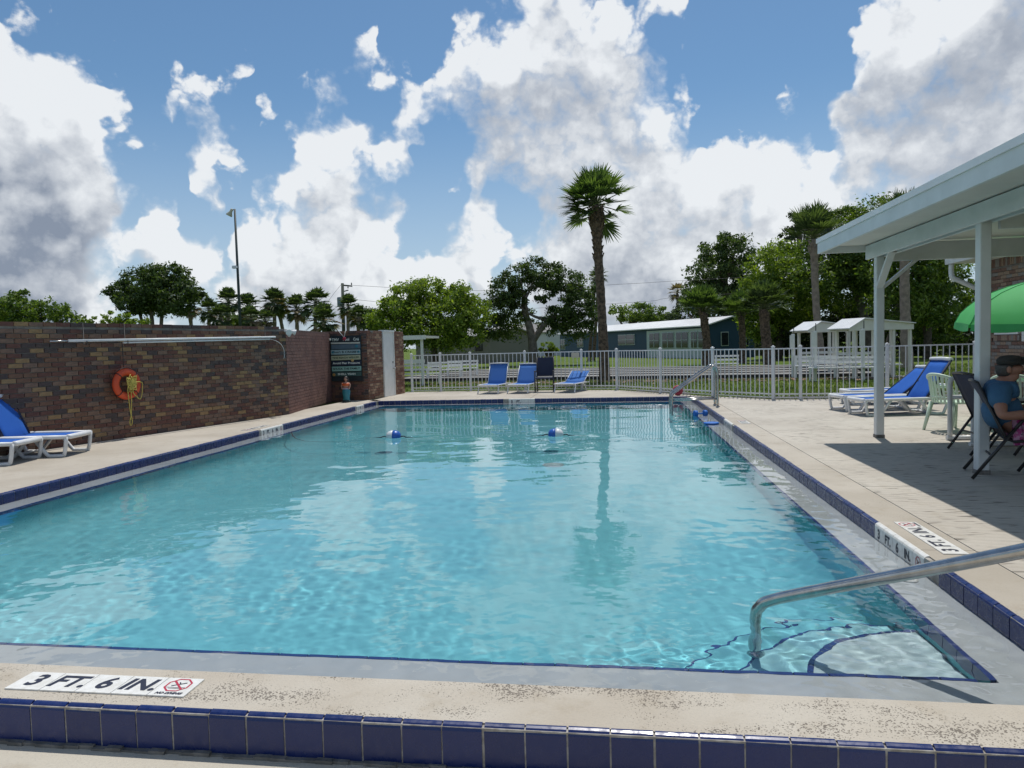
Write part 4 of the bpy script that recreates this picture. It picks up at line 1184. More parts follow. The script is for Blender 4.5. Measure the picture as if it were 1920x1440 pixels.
MB().box(P_((RX0 + RX1) / 2, (RY0 + RY1) / 2, 2.70), (RX1 - RX0 - .05, RY1 - RY0 - .05, .05)).build('ceiling', M['ceil'], pav)
MB().box(P_((RX0 + RX1) / 2, (RY0 + RY1) / 2, 2.762), (RX1 - RX0 + .02, RY1 - RY0 + .02, .05)).build('roof', M['roofwhite'], pav)
MB().box(P_(RX0, (RY0 + RY1) / 2, 2.660), (.04, RY1 - RY0 + .035, .150), 0, 0, .003).build('fascia', M['pv'], pav)
MB().box(P_((RX0 + RX1) / 2 + .03, RY1, 2.660), (RX1 - RX0, .036, .150), 0, 0, .003).build('fascia', M['pv'], pav)
MB().box(P_(RX0 - .026, (RY0 + RY1) / 2, 2.765), (.022, RY1 - RY0 + .06, .064)).build('drip_edge', M['roofwhite'], pav)
MB().box(P_((RX0 + RX1) / 2, RY1 + .026, 2.765), (RX1 - RX0 + .03, .022, .064)).build('drip_edge', M['roofwhite'], pav)
MB().beam(P_(3.60, 10.36, 2.06), P_(3.60, 9.92, 2.49), .04, .085, (1, 0, 0)).build('brace', M['pv'], pav)
MB().beam(P_(3.66, 10.40, 2.06), P_(4.12, 10.40, 2.45), .04, .085, (0, 1, 0)).build('brace', M['pv'], pav)

# ------------------------------------------------------------------ brick club building
BXW = 8.02
bld = thing('club_building', 'brick club building with a small white window behind the umbrella', 'building', (BXW, 12, 0))
def Q_(x, y, z): return (x - BXW, y - 12, z)
MB().box(Q_(BXW + 3.5, 11.5, 1.48), (6.97, 10.9, 2.96)).build('wall', M['mortar'], bld)
def onx(u, v, X):
    d = pdir(u, v); t = X / d.x; return Vector((X, t * d.y, CAM_H + t * d.z))
wa, wb_ = onx(1868, 588, BXW), onx(1912, 628, BXW)
wy0, wy1, wz0, wz1 = wb_.y, wa.y, wb_.z + .02, wa.z + .02
def bricks_on_building():
    rng = random.Random(31); mb = MB(); bl, bh = .215, .076
    y = 16.95
    for r in range(int(2.80 / bh)):
        z = r * bh + bh / 2; s = 9.0 - (bl / 2 if r % 2 else 0)
        while s < 16.93:
            a, b = s, min(s + bl, 16.95); s += bl
            m = (a + b) / 2
            if wy0 - .05 < m < wy1 + .05 and wz0 - .13 < z < wz1 + .02: continue
            mb.box(Q_(BXW - .006, m, z), (.022, b - a - .011, bh - .011), 0, rng.choices(range(3), (4, 3, 2))[0])
    for i in range(100):
        yy = 9.0 + i * .079
        if yy > 16.9: break
        mb.box(Q_(BXW - .006, yy + .04, 2.87), (.022, .067, .19), 0, rng.choices(range(3), (4, 3, 2))[0])
    k = int((wy1 - wy0 + .16) / .075)
    for i in range(k): mb.box(Q_(BXW - .02, wy0 - .08 + .075 * (i + .5), wz0 - .075), (.06, .064, .11), 0, rng.choices(range(3), (2, 4, 1))[0])
    o = mb.build('bricks', GBR, bld); o['kind'] = 'stuff'
bricks_on_building()
yc, zc_, ww, wh = (wy0 + wy1) / 2, (wz0 + wz1) / 2, wy1 - wy0, wz1 - wz0
win = MB()
for y in (wy0 + .02, wy1 - .02): win.box(Q_(BXW - .012, y, zc_), (.05, .045, wh))
for z in (wz0 + .02, wz1 - .02): win.box(Q_(BXW - .012, yc, z), (.05, ww - .09, .045))
wo2 = win.build('window', M['white'], bld)
MB().box(Q_(BXW - .012, yc, zc_), (.03, ww - .09, .03)).build('meeting_rail', M['white'], wo2)
MB().box(Q_(BXW - .002, yc, zc_), (.012, ww - .08, wh - .08)).build('pane', M['glass'], wo2)
# eaves, gutter, downpipe
MB().box(Q_(BXW - .27, 11.9, 2.965), (.56, 10.6, .03)).build('soffit', M['ceil'], bld)
gt = MB(); gt.prism([(-.07, 0), (.05, 0), (.06, .02), (.06, .13), (.045, .13), (.04, .03), (-.05, .03), (-.055, .14), (-.075, .14)], -5.3, 5.3, 'y')
gt.build('gutter', M['oldwhite'], bld, Q_(BXW - .60, 11.9, 2.94))
rf = MB(); rf.add([Q_(BXW - .62, 6.4, 3.05), Q_(BXW - .62, 17.25, 3.05), Q_(BXW + 4, 17.25, 4.0), Q_(BXW + 4, 6.4, 4.0), Q_(BXW - .62, 6.4, 3.0), Q_(BXW - .62, 17.25, 3.0), Q_(BXW + 4, 17.25, 3.0), Q_(BXW + 4, 6.4, 3.0)],
   [(0, 3, 2, 1), (4, 5, 6, 7), (0, 1, 5, 4), (1, 2, 6, 5), (2, 3, 7, 6), (3, 0, 4, 7)]); rf.build('roof', M['oldwhite'], bld)
dp = MB(); dp.tube(smooth([Q_(BXW - .60, 17.05, 2.95), Q_(BXW - .60, 17.05, 2.72), Q_(BXW - .56, 17.02, 2.62), Q_(BXW - .16, 16.99, 2.40), Q_(BXW - .09, 16.98, 2.30), Q_(BXW - .09, 16.98, 1.2), Q_(BXW - .09, 16.98, .06)], 4), .052, 10)
dp.build('downpipe', M['oldwhite'], bld)
MB().box(Q_(BXW - .075, 16.78, 1.2), (.11, .16, 2.3), 0, 0, .01).build('corner_board', M['oldwhite'], bld)
MB().box(Q_(BXW - .05, wy0 - .30, wz0 + .02), (.05, .20, .34), 0, 0, .01).build('meter_box', M['pvc'], bld)

# ------------------------------------------------------------------ pool rails
r1 = thing('pool_handrail', 'slanting stainless handrail running down into the water by the steps', 'handrail', (2.42, 2.55, 0))
path = [(2.50, 2.42, -.02), (2.50, 2.42, .55), (2.49, 2.43, .80), (2.40, 2.50, .90), (2.22, 2.66, .835), (1.53, 3.28, .42), (.98, 3.775, .095), (.82, 3.92, -.005), (.765, 3.965, -.06), (.745, 3.985, -.16), (.745, 3.985, -.66)]
receive(MB().tube([Vector(p) - Vector((2.42, 2.55, 0)) for p in smooth(path, 5)], .031, 16).build('rail', M['steel'], r1))
receive(MB().lathe([(.05, 0), (.05, .012), (.026, .03)], (.745 - 2.42, 3.985 - 2.55, -.66), 16).build('foot_flange', M['steel'], r1))
for yy, lab in ((15.38, 'polished grab rail pair member on the deck edge, nearer the blue kick float'), (15.80, 'polished grab rail pair member on the deck edge, nearer the red foam ring')):
    r = thing('grab_rail', lab, 'handrail', (2.13, yy, 0), 0, 'grab rails at the far steps')
    pth = [(0.02, 0, -.01), (.02, 0, .55), (.015, 0, .76), (-.045, 0, .845), (-.15, 0, .82), (-.80, 0, .365), (-.90, 0, .28), (-.925, 0, .18), (-.925, 0, -.1), (-.925, 0, -.7)]
    receive(MB().tube(smooth(pth, 4), .026, 12).build('rail', M['steel'], r))
    receive(MB().tube([(.02, 0, .17), (-.925, 0, .15)], .019, 10).build('lower_bar', M['steel'], r))
    MB().lathe([(.045, 0), (.045, .012), (.024, .026)], (.02, 0, 0), 14).build('flange', M['steel'], r)

# ------------------------------------------------------------------ floats and ropes
bu_b, bu_w = mat('float_blue', (.015, .10, .42), .35), mat('float_white', (.68, .70, .70), .35)
for (x, y, s, lab) in ((-3.73, 11.64, 1, 'blue and white rope float with its white half toward the brick wall'), (-.97, 11.69, -1, 'blue and white rope float with its blue half toward the brick wall')):
    t = thing('rope_float', lab, 'float', (x, y, WZ + .02), 0, 'rope floats in the pool')
    prof_ = [(.012, -.125), (.05, -.118), (.082, -.09), (.098, -.045), (.102, 0)]
    for sd_, m in ((1, bu_w), (-1, bu_b)):
        mb = MB(); mb.lathe(prof_, (0, 0, 0), 18); o = mb.build('half_shell', m, t); o.rotation_euler = (0, math.pi / 2 * s * sd_, 0); receive(o)
    for e in (-1, 1):
        receive(MB().tube(smooth([(e * .12, 0, -.01), (e * .17, .01, .0), (e * .23, -.01, -.018), (e * .34, .01, -.03), (e * .5, 0, -.06)], 3), .010, 6).build('rope_tail', M['rope'], t))
receive(tag(MB().tube(smooth([(BX0 + .01, 12.6, -.22), (-5.5, 11.75, -.34), (-4.8, 11.4, -.38), (-2.5, 11.4, -.40), (0.2, 11.5, -.40), (1.1, 11.65, -.36), (BX1 - .02, 12.4, -.22)], 8), .008, 6).build('lane_rope', M['rope']),
    'dark slack rope hanging under water right across the pool', 'rope'))
kf = mat('foam_blue', (.012, .13, .48), .6)
t = thing('dumbbell_float', 'small bright blue foam water dumbbell floating by the far kerb', 'float', (1.70, 14.6, WZ + .045), .3)
MB().tube([(-.10, 0, 0), (.10, 0, 0)], .016, 8).build('handle', kf, t)
for e in (-1, 1):
    o = MB().lathe([(.05, -.035), (.068, -.03), (.068, .03), (.05, .035)], (0, 0, 0), 14).build('weight', kf, t, (e * .10, 0, 0)); o.rotation_euler = (0, math.pi / 2, 0)
t = tag(MB().lathe([(.10, 0), (.13, .008), (.14, .02), (.13, .034), (.08, .036)], (0, 0, 0), 22).build('kick_float', kf, None, (1.72, 13.15, WZ - .004)), 'flat bright blue foam disc floating along the pool shelf', 'float'); receive(t)
t = tag(MB().tube(ring_pts(.085, 20), .05, 10, closed=True).build('foam_ring', mat('foam_red', (.36, .035, .06), .65), None, (1.62, 18.72, .135)), 'small red foam ring standing on the far kerb behind the grab rails', 'float')
t.rotation_euler = (0, 0, .25)
# ------------------------------------------------------------------ the seated man
def skinned(verts, edges, radii, name, m, parent, sub=2, root=0):
    me = bpy.data.meshes.new(name); me.from_pydata(verts, edges, [])
    ob = bpy.data.objects.new(name, me); COL.objects.link(ob)
    ob.modifiers.new('skin', 'SKIN')
    ob.modifiers.new('sub', 'SUBSURF').levels = sub
    for i, v in enumerate(me.skin_vertices[0].data):
        r = radii[i]; v.radius = r if isinstance(r, tuple) else (r, r); v.use_root = (i == root)
    dg = bpy.context.evaluated_depsgraph_get()
    out = bpy.data.meshes.new_from_object(ob.evaluated_get(dg))
    bpy.data.objects.remove(ob); bpy.data.meshes.remove(me)
    out.materials.clear(); out.materials.append(m)
    out.polygons.foreach_set('use_smooth', [True] * len(out.polygons))
    return link(name, out, parent)
man = thing('person', 'man in a blue t-shirt, dark cap and pink floral shorts sitting in a patio chair', 'person', (3.79, 7.45, 0), -.30)
man.scale = (1.10, 1.10, 1.04)
sk = mat('skin', (.36, .175, .115), .55, (.31, .145, .095), 30, 1)
tw2 = -.22                                                # the upper body turns a little toward the pool
def rot(p, a=tw2): return (p[0] * math.cos(a) - p[1] * math.sin(a), p[0] * math.sin(a) + p[1] * math.cos(a), p[2])
SH = Vector((-.07, 0, 0))
def up(p): 
    r = rot(p); return (r[0] + SH.x, r[1], r[2])
V = [(.02, 0, .47), up((-.01, 0, .60)), up((-.02, 0, .74)), up((-.02, 0, .84)), up((.02, 0, .905)), up((.05, 0, .945)), up((.065, 0, 1.00)), up((.06, 0, 1.065))]
Rr = [(.15, .13), (.155, .13), (.165, .13), (.085, .065), .056, .066, .080, .070]
E_ = [(i, i + 1) for i in range(7)]
V.append(up((.155, 0, 1.005))); Rr.append(.014); E_.append((6, 8))              # nose
V.append(up((.115, 0, .955))); Rr.append(.036); E_.append((5, 9))               # chin
def limb(pts, rads, start):
    a = start
    for p, r in zip(pts, rads):
        V.append(p); Rr.append(r); E_.append((a, len(V) - 1)); a = len(V) - 1
    return a
hands = []
for s in (-1, 1):
    sh_, el_, wr_, hd_ = up((-.02, s * .20, .80)), (-.12 if s < 0 else .05, s * .33, .60), (.22, s * .285, .635), (.30, s * .275, .635)
    e = limb([sh_, tuple((Vector(sh_) + Vector(el_)) / 2), el_, tuple((Vector(el_) + Vector(wr_)) / 2), wr_, hd_], [.060, .056, .046, .044, .030, .034], 3)
    for k in range(4):
        o_ = (k - 1.5) * .019
        limb([(hd_[0] + .045, hd_[1] + o_, hd_[2] + .006), (hd_[0] + .085 - .004 * abs(k - 1), hd_[1] + o_, hd_[2] - .004), (hd_[0] + .10 - .006 * abs(k - 1), hd_[1] + o_, hd_[2] - .03)], [.010, .009, .008], e)
    limb([(hd_[0] + .0, hd_[1] - s * .038, hd_[2] - .006), (hd_[0] + .035, hd_[1] - s * .05, hd_[2] - .02)], [.012, .009], e)
    hip, kn, an, toe = (.06, s * .105, .465), (.47, s * .15, .50), (.52, s * .15, .09), (.68, s * .16, .045)
    limb([hip, (.27, s * .13, .485), kn, (.50, s * .15, .28), an, (.56, s * .152, .05), toe], [.095, .085, .060, .055, .042, .042, .030], 0)
body = skinned(V, E_, Rr, 'body', sk, man)
# shirt
Vs = [(.0, 0, .475), up((-.01, 0, .60)), up((-.02, 0, .74)), up((-.02, 0, .835)), up((.005, 0, .885))]
Rs = [(.19, .165), (.205, .175), (.20, .16), (.165, .115), (.085, .072)]
Es = [(0, 1), (1, 2), (2, 3), (3, 4)]
for s in (-1, 1):
    a = up((-.02, s * .195, .805)); el_ = Vector((-.12 if s < 0 else .05, s * .33, .60)); b = Vector(a).lerp(el_, .70)
    mid_ = up((-.02, s * .11, .835)); Vs += [mid_, a, tuple(b)]; Rs += [(.115, .095), .105, .086]; Es += [(3, len(Vs) - 3), (len(Vs) - 3, len(Vs) - 2), (len(Vs) - 2, len(Vs) - 1)]
skinned(Vs, Es, Rs, 'shirt', mat('blue_cotton', (.045, .13, .235), .85, (.035, .105, .195), 8, 1.4, 1.0, 11), man)
Vp = [(.02, 0, .455)]; Rp = [(.165, .14)]; Ep = []
for s in (-1, 1):
    Vp += [(.10, s * .115, .465), (.36, s * .135, .50)]; Rp += [.118, .100]; Ep += [(0, len(Vp) - 2), (len(Vp) - 2, len(Vp) - 1)]
def floral():
    m = bpy.data.materials.new('pink_floral'); m.use_nodes = True
    q = NT(m.node_tree); b = m.node_tree.nodes['Principled BSDF']; tc = q.n('ShaderNodeTexCoord').outputs['Object']
    n = q.noise(tc, 22, 3, .6); v = q.vor(tc, 26)
    c = q.mix(q.ramp(n, .42, .55), (.42, .05, .22), (.55, .30, .45)); c = q.mix(q.ramp(v, .22, .12), c, (.04, .012, .06))
    q.t.links.new(c, b.inputs['Base Color']); b.inputs['Roughness'].default_value = .85; return m
skinned(Vp, Ep, Rp, 'shorts', floral(), man)
hc = Vector(up((.055, 0, 1.075)))
mb = MB(); mb.lathe([(.088, -.025), (.094, -.01), (.096, .012), (.086, .038), (.058, .056), (.02, .062)], (0, 0, 0), 20, sx=1.08); mb.build('cap', mat('dark_cap', (.035, .032, .026), .85, (.025, .023, .02), 30, 1), man, tuple(hc), tw2)
mb = MB(); n = 10
vs = [(.095 * math.cos(a), .088 * math.sin(a), -.012) for a in [-.9 + 1.8 * i / n for i in range(n + 1)]] + [(.095 * math.cos(a) + .055 * max(0, math.cos(a * 1.4)), .088 * math.sin(a), -.022) for a in [-.9 + 1.8 * i / n for i in range(n + 1)]]
vs += [(x, y, z - .006) for x, y, z in vs]; w = n + 1
mb.add(vs, [(i, i + 1, w + i + 1, w + i) for i in range(n)] + [(2 * w + i, 3 * w + i, 3 * w + i + 1, 2 * w + i + 1) for i in range(n)] + [(w + i, w + i + 1, 3 * w + i + 1, 3 * w + i) for i in range(n)], 0, True)
mb.build('cap_peak', bpy.data.materials['dark_cap'], man, tuple(hc), tw2)
mb = MB(); mb.tube([(.098 * math.cos(a), .094 * math.sin(a), .012 + .012 * math.cos(a)) for a in [-1.9 + 3.8 * i / 18 for i in range(19)]], .0035, 6)
for s in (-1, 1): mb.ball((.094, s * .034, .030), (.010, .028, .014))
mb.build('sunglasses', M['black'], man, tuple(hc), tw2)
mb = MB()
mb.lathe([(.07, -.13), (.088, -.09), (.096, -.05), (.095, -.03)], (-.038, 0, 0), 18, sx=.78, sy=.98)
mb.build('hair', mat('grey_hair', (.10, .09, .08), .8, (.06, .055, .05), 60, 1), man, tuple(hc), tw2)
for s in (-1, 1):
    e = Vector(up((.125, s * .032, 1.025))); MB().ball(tuple(e), (.010, .012, .009), 8, 6).build('eye', M['black'], body)
    e = Vector(up((.052, s * .086, 1.005))); MB().ball(tuple(e), (.020, .012, .032), 8, 6).build('ear', sk, body)
e = Vector(up((.135, 0, .968))); MB().ball(tuple(e), (.012, .028, .007), 8, 6).build('mouth', mat('lips', (.24, .07, .06), .5), body)
e = Vector(up((.145, 0, .984))); MB().ball(tuple(e), (.012, .032, .009), 8, 6).build('moustache', bpy.data.materials['grey_hair'], body)
for s in (-1, 1):
    mb = MB(); mb.lathe([(.052, 0), (.055, .03), (.045, .075), (.038, .09)], (0, 0, 0), 14, sx=1.25); mb.ball((.10, 0, .032), (.085, .048, .032)); mb.build('shoe', mat('shoe', (.42, .41, .39), .7), man, (.535, s * .153, .002))
# ------------------------------------------------------------------ vegetation builders
def quad_mesh(name, V4, m):
    """V4: (n,4,3) array of leaf quads -> one mesh"""
    n = len(V4); me = bpy.data.meshes.new(name)
    me.vertices.add(n * 4); me.vertices.foreach_set('co', V4.reshape(-1).astype(np.float32))
    me.loops.add(n * 4); me.loops.foreach_set('vertex_index', np.arange(n * 4, dtype=np.int32))
    me.polygons.add(n); me.polygons.foreach_set('loop_start', np.arange(0, n * 4, 4, dtype=np.int32))
    me.update(); me.validate(); me.materials.append(m); return me
def leaves(blobs, density, size, rng, flat=.35, clump=.46):
    """blobs: (centre, radius xyz) -> leaf quads gathered in clumps near each blob's surface"""
    out = []
    for c, r in blobs:
        r = np.array(r); area = (r[0] * r[2] + r[0] * r[1]) * 6.0
        n = int(area * density); nc = max(10, int(n / 60))
        d = rng.normal(size=(nc, 3)); d /= np.linalg.norm(d, axis=1)[:, None]
        cc = np.array(c) + d * r * (rng.uniform(.45, 1.0, (nc, 1)) ** .6)
        idx = rng.randint(0, nc, n)
        spread = clump * min(r) * rng.uniform(.35, 1.0, nc)[idx][:, None]
        p = cc[idx] + np.clip(rng.normal(size=(n, 3)), -2, 2) * spread * np.array([.62, .62, .42])
        nn = rng.normal(size=(n, 3)) + (p - np.array(c)) / r * .7 + np.array([0, 0, flat])
        nn /= np.linalg.norm(nn, axis=1)[:, None]
        a = np.cross(nn, rng.normal(size=(n, 3))); a /= np.linalg.norm(a, axis=1)[:, None]
        b = np.cross(nn, a); s = size * rng.uniform(.55, 1.35, (n, 1)); w = s * rng.uniform(.38, .6, (n, 1))
        out.append(np.stack([p - a * s, p + b * w - a * s * .15, p + a * s, p - b * w + a * s * .15], 1))
    return np.concatenate(out)
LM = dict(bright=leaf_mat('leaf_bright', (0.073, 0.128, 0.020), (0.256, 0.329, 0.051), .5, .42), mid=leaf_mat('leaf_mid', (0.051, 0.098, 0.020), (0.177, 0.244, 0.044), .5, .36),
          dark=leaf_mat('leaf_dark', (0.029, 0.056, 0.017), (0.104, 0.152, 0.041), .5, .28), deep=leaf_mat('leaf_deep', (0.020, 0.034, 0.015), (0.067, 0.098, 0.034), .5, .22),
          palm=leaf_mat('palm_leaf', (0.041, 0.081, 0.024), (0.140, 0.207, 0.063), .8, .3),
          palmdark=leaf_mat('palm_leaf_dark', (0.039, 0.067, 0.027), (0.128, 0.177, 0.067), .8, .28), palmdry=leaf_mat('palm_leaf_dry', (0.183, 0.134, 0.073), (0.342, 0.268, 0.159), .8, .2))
TS = [0]
def tree(label, Y, blobs, m, size=.22, density=26, trunks=(), bark='bark', name='leafy_tree', group=None, depth=.9, gz=ZL):
    """blobs: photo-positioned lobes of the crown (u, v, radius in photo pixels); each gets its own depth"""
    TS[0] += 1; rng = np.random.RandomState(100 + TS[0])
    bl = []
    for (u, v, r) in blobs:
        dy = rng.uniform(-1, 1) * r / 1335. * Y * depth
        c = px(u, v, Y + dy); k = r / 1335. * (Y + dy)
        bl.append((tuple(c), (k * rng.uniform(.95, 1.12), k * 1.0, k * rng.uniform(.82, .98))))
    cu = sum(b[0] for b in blobs) / len(blobs)
    base = px(trunks[0][0][0] if trunks else cu, 660, Y); base.z = gz
    t = thing(name, label, 'tree', tuple(base), 0, group)
    size *= .56; V4 = leaves(bl, density * 1.12 / (size / .22) ** 2, size, rng) - np.array(base)
    link('crown', quad_mesh('crown', V4, LM[m]), t)
    if not trunks: trunks = [[(cu, None, 16), (cu + 6, sum(b[1] for b in blobs) / len(blobs), 8)]]
    tk = MB()
    for tr in trunks:
        pts = []; rad = []
        for (u, v, w) in tr:
            p = px(u, 660 if v is None else v, Y)
            if v is None: p.z = gz - .1
            pts.append(p - base); rad.append(w / 2 / 1335. * Y)
        tk.tube(smooth(pts, 3), [rad[min(int(i / 3), len(rad) - 1)] * (1 - (i % 3) / 3) + rad[min(int(i / 3) + 1, len(rad) - 1)] * ((i % 3) / 3) for i in range(len(pts) * 3 - 2)], 8)
    top = Vector(tk.v[-1])
    for b in bl[:6]:
        c = Vector(b[0]) - base; s = Vector(tk.v[max(0, len(tk.v) - 20)])
        tk.tube(smooth([s, s.lerp(c, .5) + Vector((0, 0, -.12 * (c - s).length)), c], 3), [rad[-1] * f for f in (1, .9, .8, .7, .55, .4, .25)], 6)
    tk.build('trunk', M[bark], t)
    return t
def palm(label, base, top, rad, R, m='palm', n=34, bias=(0, 0), emin=-35, bark='palmbark', boots=0, group=None, dry=0, seed=0, mid=None, bulge=1.0, sag=(.10, .34), bw=.030):
    rng = random.Random(500 + seed)
    base, top = Vector(base), Vector(top)
    t = thing('cabbage_palm', label, 'palm tree', tuple(base), 0, group)
    pts = [Vector((0, 0, -.05))] + ([Vector(x) - base for x in mid] if mid else [(top - base) * .5 + Vector((rng.uniform(-.1, .1), 0, 0))]) + [top - base]
    sp = smooth(pts, 14)
    H = (top - base).length
    rr = []
    for i, p in enumerate(sp):
        f = i / (len(sp) - 1)
        r = rad * (1.18 - .30 * min(f * 2.2, 1)) * (1 + .05 * math.sin(i * 2.1) + rng.uniform(-.04, .04))
        if bulge > 1 and f > .72: r *= 1 + (bulge - 1) * math.exp(-((f - .90) / .065) ** 2)
        if f > .96: r *= .62
        rr.append(r)
    MB().tube(sp, rr, 12).build('trunk', M[bark], t)
    if boots:
        bt = MB()
        for i in range(boots):
            f = rng.uniform(.70, .965) if bulge > 1 else rng.uniform(.1, .97)
            k = int(f * (len(sp) - 1)); c = sp[k]; a = i * 2.399 + rng.uniform(-.3, .3); r = rr[k]
            o_ = Vector((math.cos(a), math.sin(a), 0)); p0 = c + o_ * r * .8; ln = rng.uniform(.12, .26) * (1.3 if f > .85 else .8)
            bt.beam(p0 - Vector((0, 0, .06)), p0 + o_ * ln * .5 + Vector((0, 0, ln)), .075, .028, up=tuple(o_))
        bt.build('boots', M[bark], t)
    V4 = []; D4 = []; pt = MB(); c0 = top - base
    for i in range(n):
        a = i * 2.399963 + rng.uniform(-.25, .25)
        f = (i + .5) / n
        e = math.radians(emin + (86 - emin) * (1 - f) ** .85 + rng.uniform(-6, 6))
        d = Vector((math.cos(a) * math.cos(e) + bias[0], math.sin(a) * math.cos(e) + bias[1] * 0, math.sin(e) + bias[1])).normalized()
        pl = R * rng.uniform(.40, .62); P1 = c0 + d * pl + Vector((0, 0, -.06 * pl))
        pt.tube([c0 + d * .05, P1], [.018 * R, .010 * R], 4, caps=False)
        side = d.cross(Vector((0, 0, 1))); side = side.normalized() if side.length > .05 else Vector((math.cos(a + 1.57), math.sin(a + 1.57), 0))
        nrm = side.cross(d).normalized()
        isdry = rng.random() < dry and e < .2
        ns = 24
        for k in range(ns):
            th = math.radians(-92 + 184 * k / (ns - 1)) + rng.uniform(-.04, .04)
            fold = .28 * abs(math.sin(th))
            v = (d * math.cos(th) + side * math.sin(th) + nrm * fold).normalized()
            L = R * rng.uniform(.46, .60) * (1 - .25 * abs(th) / 1.6)
            w = (v.cross(nrm)).normalized() * (bw * R)
            droop = Vector((0, 0, -1)) * L * rng.uniform(*sag)
            pm_ = P1 + v * L * .58 + droop * .22; pe = P1 + v * L + droop
            (D4 if isdry else V4).append([P1 - w * .35, pm_ - w, pm_ + w, P1 + w * .35]); (D4 if isdry else V4).append([pm_ - w, pe - w * .12, pe + w * .12, pm_ + w])
    link('fronds', quad_mesh('fronds', np.array([[tuple(x) for x in qd] for qd in V4]), LM[m]), t)
    if D4: link('dry_fronds', quad_mesh('dry_fronds', np.array([[tuple(x) for x in qd] for qd in D4]), LM['palmdry']), t)
    pt.build('stalks', mat('stalk', (.09, .11, .04), .7) if 'stalk' not in bpy.data.materials else bpy.data.materials['stalk'], t)
    return t
def gp(u, Y, z=ZL):
    p = px(u, 660, Y); p.z = z; return p
# ---- the tall palm behind the fence
palm('tall lone cabbage palm with lopsided crown standing just behind the pool fence', (-.35, 27.5, ZL), px(1117, 384, 27.5), .185, 1.50, n=52, bias=(-.34, .14), emin=-48, sag=(.02, .16), bw=.026, bulge=1.6, boots=120, seed=1,
     mid=[px(1131, 640, 27.5), px(1127, 560, 27.5), px(1121, 470, 27.5)])
# ---- trees to the left, beyond the brick wall
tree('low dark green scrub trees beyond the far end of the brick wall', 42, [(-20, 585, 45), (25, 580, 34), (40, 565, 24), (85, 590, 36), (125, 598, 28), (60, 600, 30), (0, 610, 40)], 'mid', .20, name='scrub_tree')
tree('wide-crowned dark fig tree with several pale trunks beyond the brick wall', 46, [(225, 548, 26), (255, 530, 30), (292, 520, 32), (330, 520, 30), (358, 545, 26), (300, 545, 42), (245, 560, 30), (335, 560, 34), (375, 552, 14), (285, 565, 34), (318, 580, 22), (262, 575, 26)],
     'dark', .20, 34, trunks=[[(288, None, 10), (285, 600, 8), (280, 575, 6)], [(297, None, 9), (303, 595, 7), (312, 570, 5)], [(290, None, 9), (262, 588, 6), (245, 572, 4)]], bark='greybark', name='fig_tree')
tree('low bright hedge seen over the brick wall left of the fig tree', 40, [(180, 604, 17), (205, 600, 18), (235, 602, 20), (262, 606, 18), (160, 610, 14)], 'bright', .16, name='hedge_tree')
G = 'cabbage palms beyond the brick wall'
for i, (u, v, r, Y, tu, lab, dry) in enumerate((
    (354, 572, 17, 50, 362, 'cabbage palm with dry skirt tucked at the edge of the fig tree', .8), (392, 578, 17, 52, 394, 'short cabbage palm between the fig tree and the light pole', .2),
    (428, 562, 19, 55, 430, 'cabbage palm with its head just clear of the scrub by the light pole', .2), (414, 592, 20, 48, 414, 'squat cabbage palm low against the wall top beside the light pole', .2),
    (464, 572, 18, 56, 462, 'cabbage palm on the other side of the slim light pole', .3), (470, 594, 18, 48, 470, 'squat cabbage palm low over the wall right of the light pole', .2), (497, 598, 15, 50, 497, 'small dark cabbage palm at the foot of the tall trio', .3),
    (514, 563, 20, 52, 510, 'tall cabbage palm of a trio, the one beside the light pole scrub', .45), (521, 572, 18, 54, 541, 'leaning cabbage palm in the middle of the tall trio', .5), (556, 575, 19, 52, 556, 'tall shaggy cabbage palm with full brown skirt', .6),
    (592, 566, 22, 50, 584, 'tall full-headed cabbage palm next to the utility pole', .2), (607, 598, 24, 42, 607, 'low spreading cabbage palm in front of the utility pole', .25), (653, 571, 17, 56, 654, 'cabbage palm half behind the utility pole', .2), (672, 592, 16, 50, 672, 'short dark cabbage palm between the utility pole and the oak', .2))):
    k = r / 1335. * Y
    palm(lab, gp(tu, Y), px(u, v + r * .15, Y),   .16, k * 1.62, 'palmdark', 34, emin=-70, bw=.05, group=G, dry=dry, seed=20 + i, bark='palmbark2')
for i, (u, v, r, Y, lab) in enumerate(((440, 600, 22, 58, 'green shrub mass behind the light pole foot'), (690, 590, 24, 60, 'dark shrub behind the utility pole cables'))):
    tree(lab, Y, [(u - 14, v, r * .7), (u + 12, v + 2, r * .8), (u, v + 8, r)], ('mid', 'dark')[i], .2, name='shrub')
# ---- middle oaks
tree('bright green bushy oak rising behind the pump house door', 46, [(735, 590, 36), (770, 560, 36), (800, 545, 32), (785, 585, 42), (830, 560, 34), (865, 555, 32), (885, 585, 34), (850, 595, 44), (800, 610, 46), (750, 615, 40), (880, 620, 36), (840, 628, 40), (715, 600, 28)],
     'bright', .19, 27, trunks=[[(815, None, 14), (812, 620, 11), (808, 590, 8)]], name='oak_tree')
tree('large dark live oak with open crown and pale forked trunk behind the far loungers', 50, [(945, 545, 32), (975, 520, 32), (1005, 508, 30), (1035, 520, 30), (1065, 535, 32), (1092, 540, 28), (1085, 575, 34), (1055, 590, 34), (935, 580, 30), (965, 560, 24), (1020, 545, 22), (950, 610, 34), (1075, 610, 32), (1030, 612, 22), (985, 590, 18), (1100, 600, 20), (920, 615, 26)],
     'dark', .18, 24, trunks=[[(1000, None, 22), (998, 640, 16), (992, 610, 14), (982, 575, 10), (985, 545, 7)], [(999, 640, 13), (1020, 610, 10), (1045, 590, 7)]], bark='greybark', name='oak_tree')
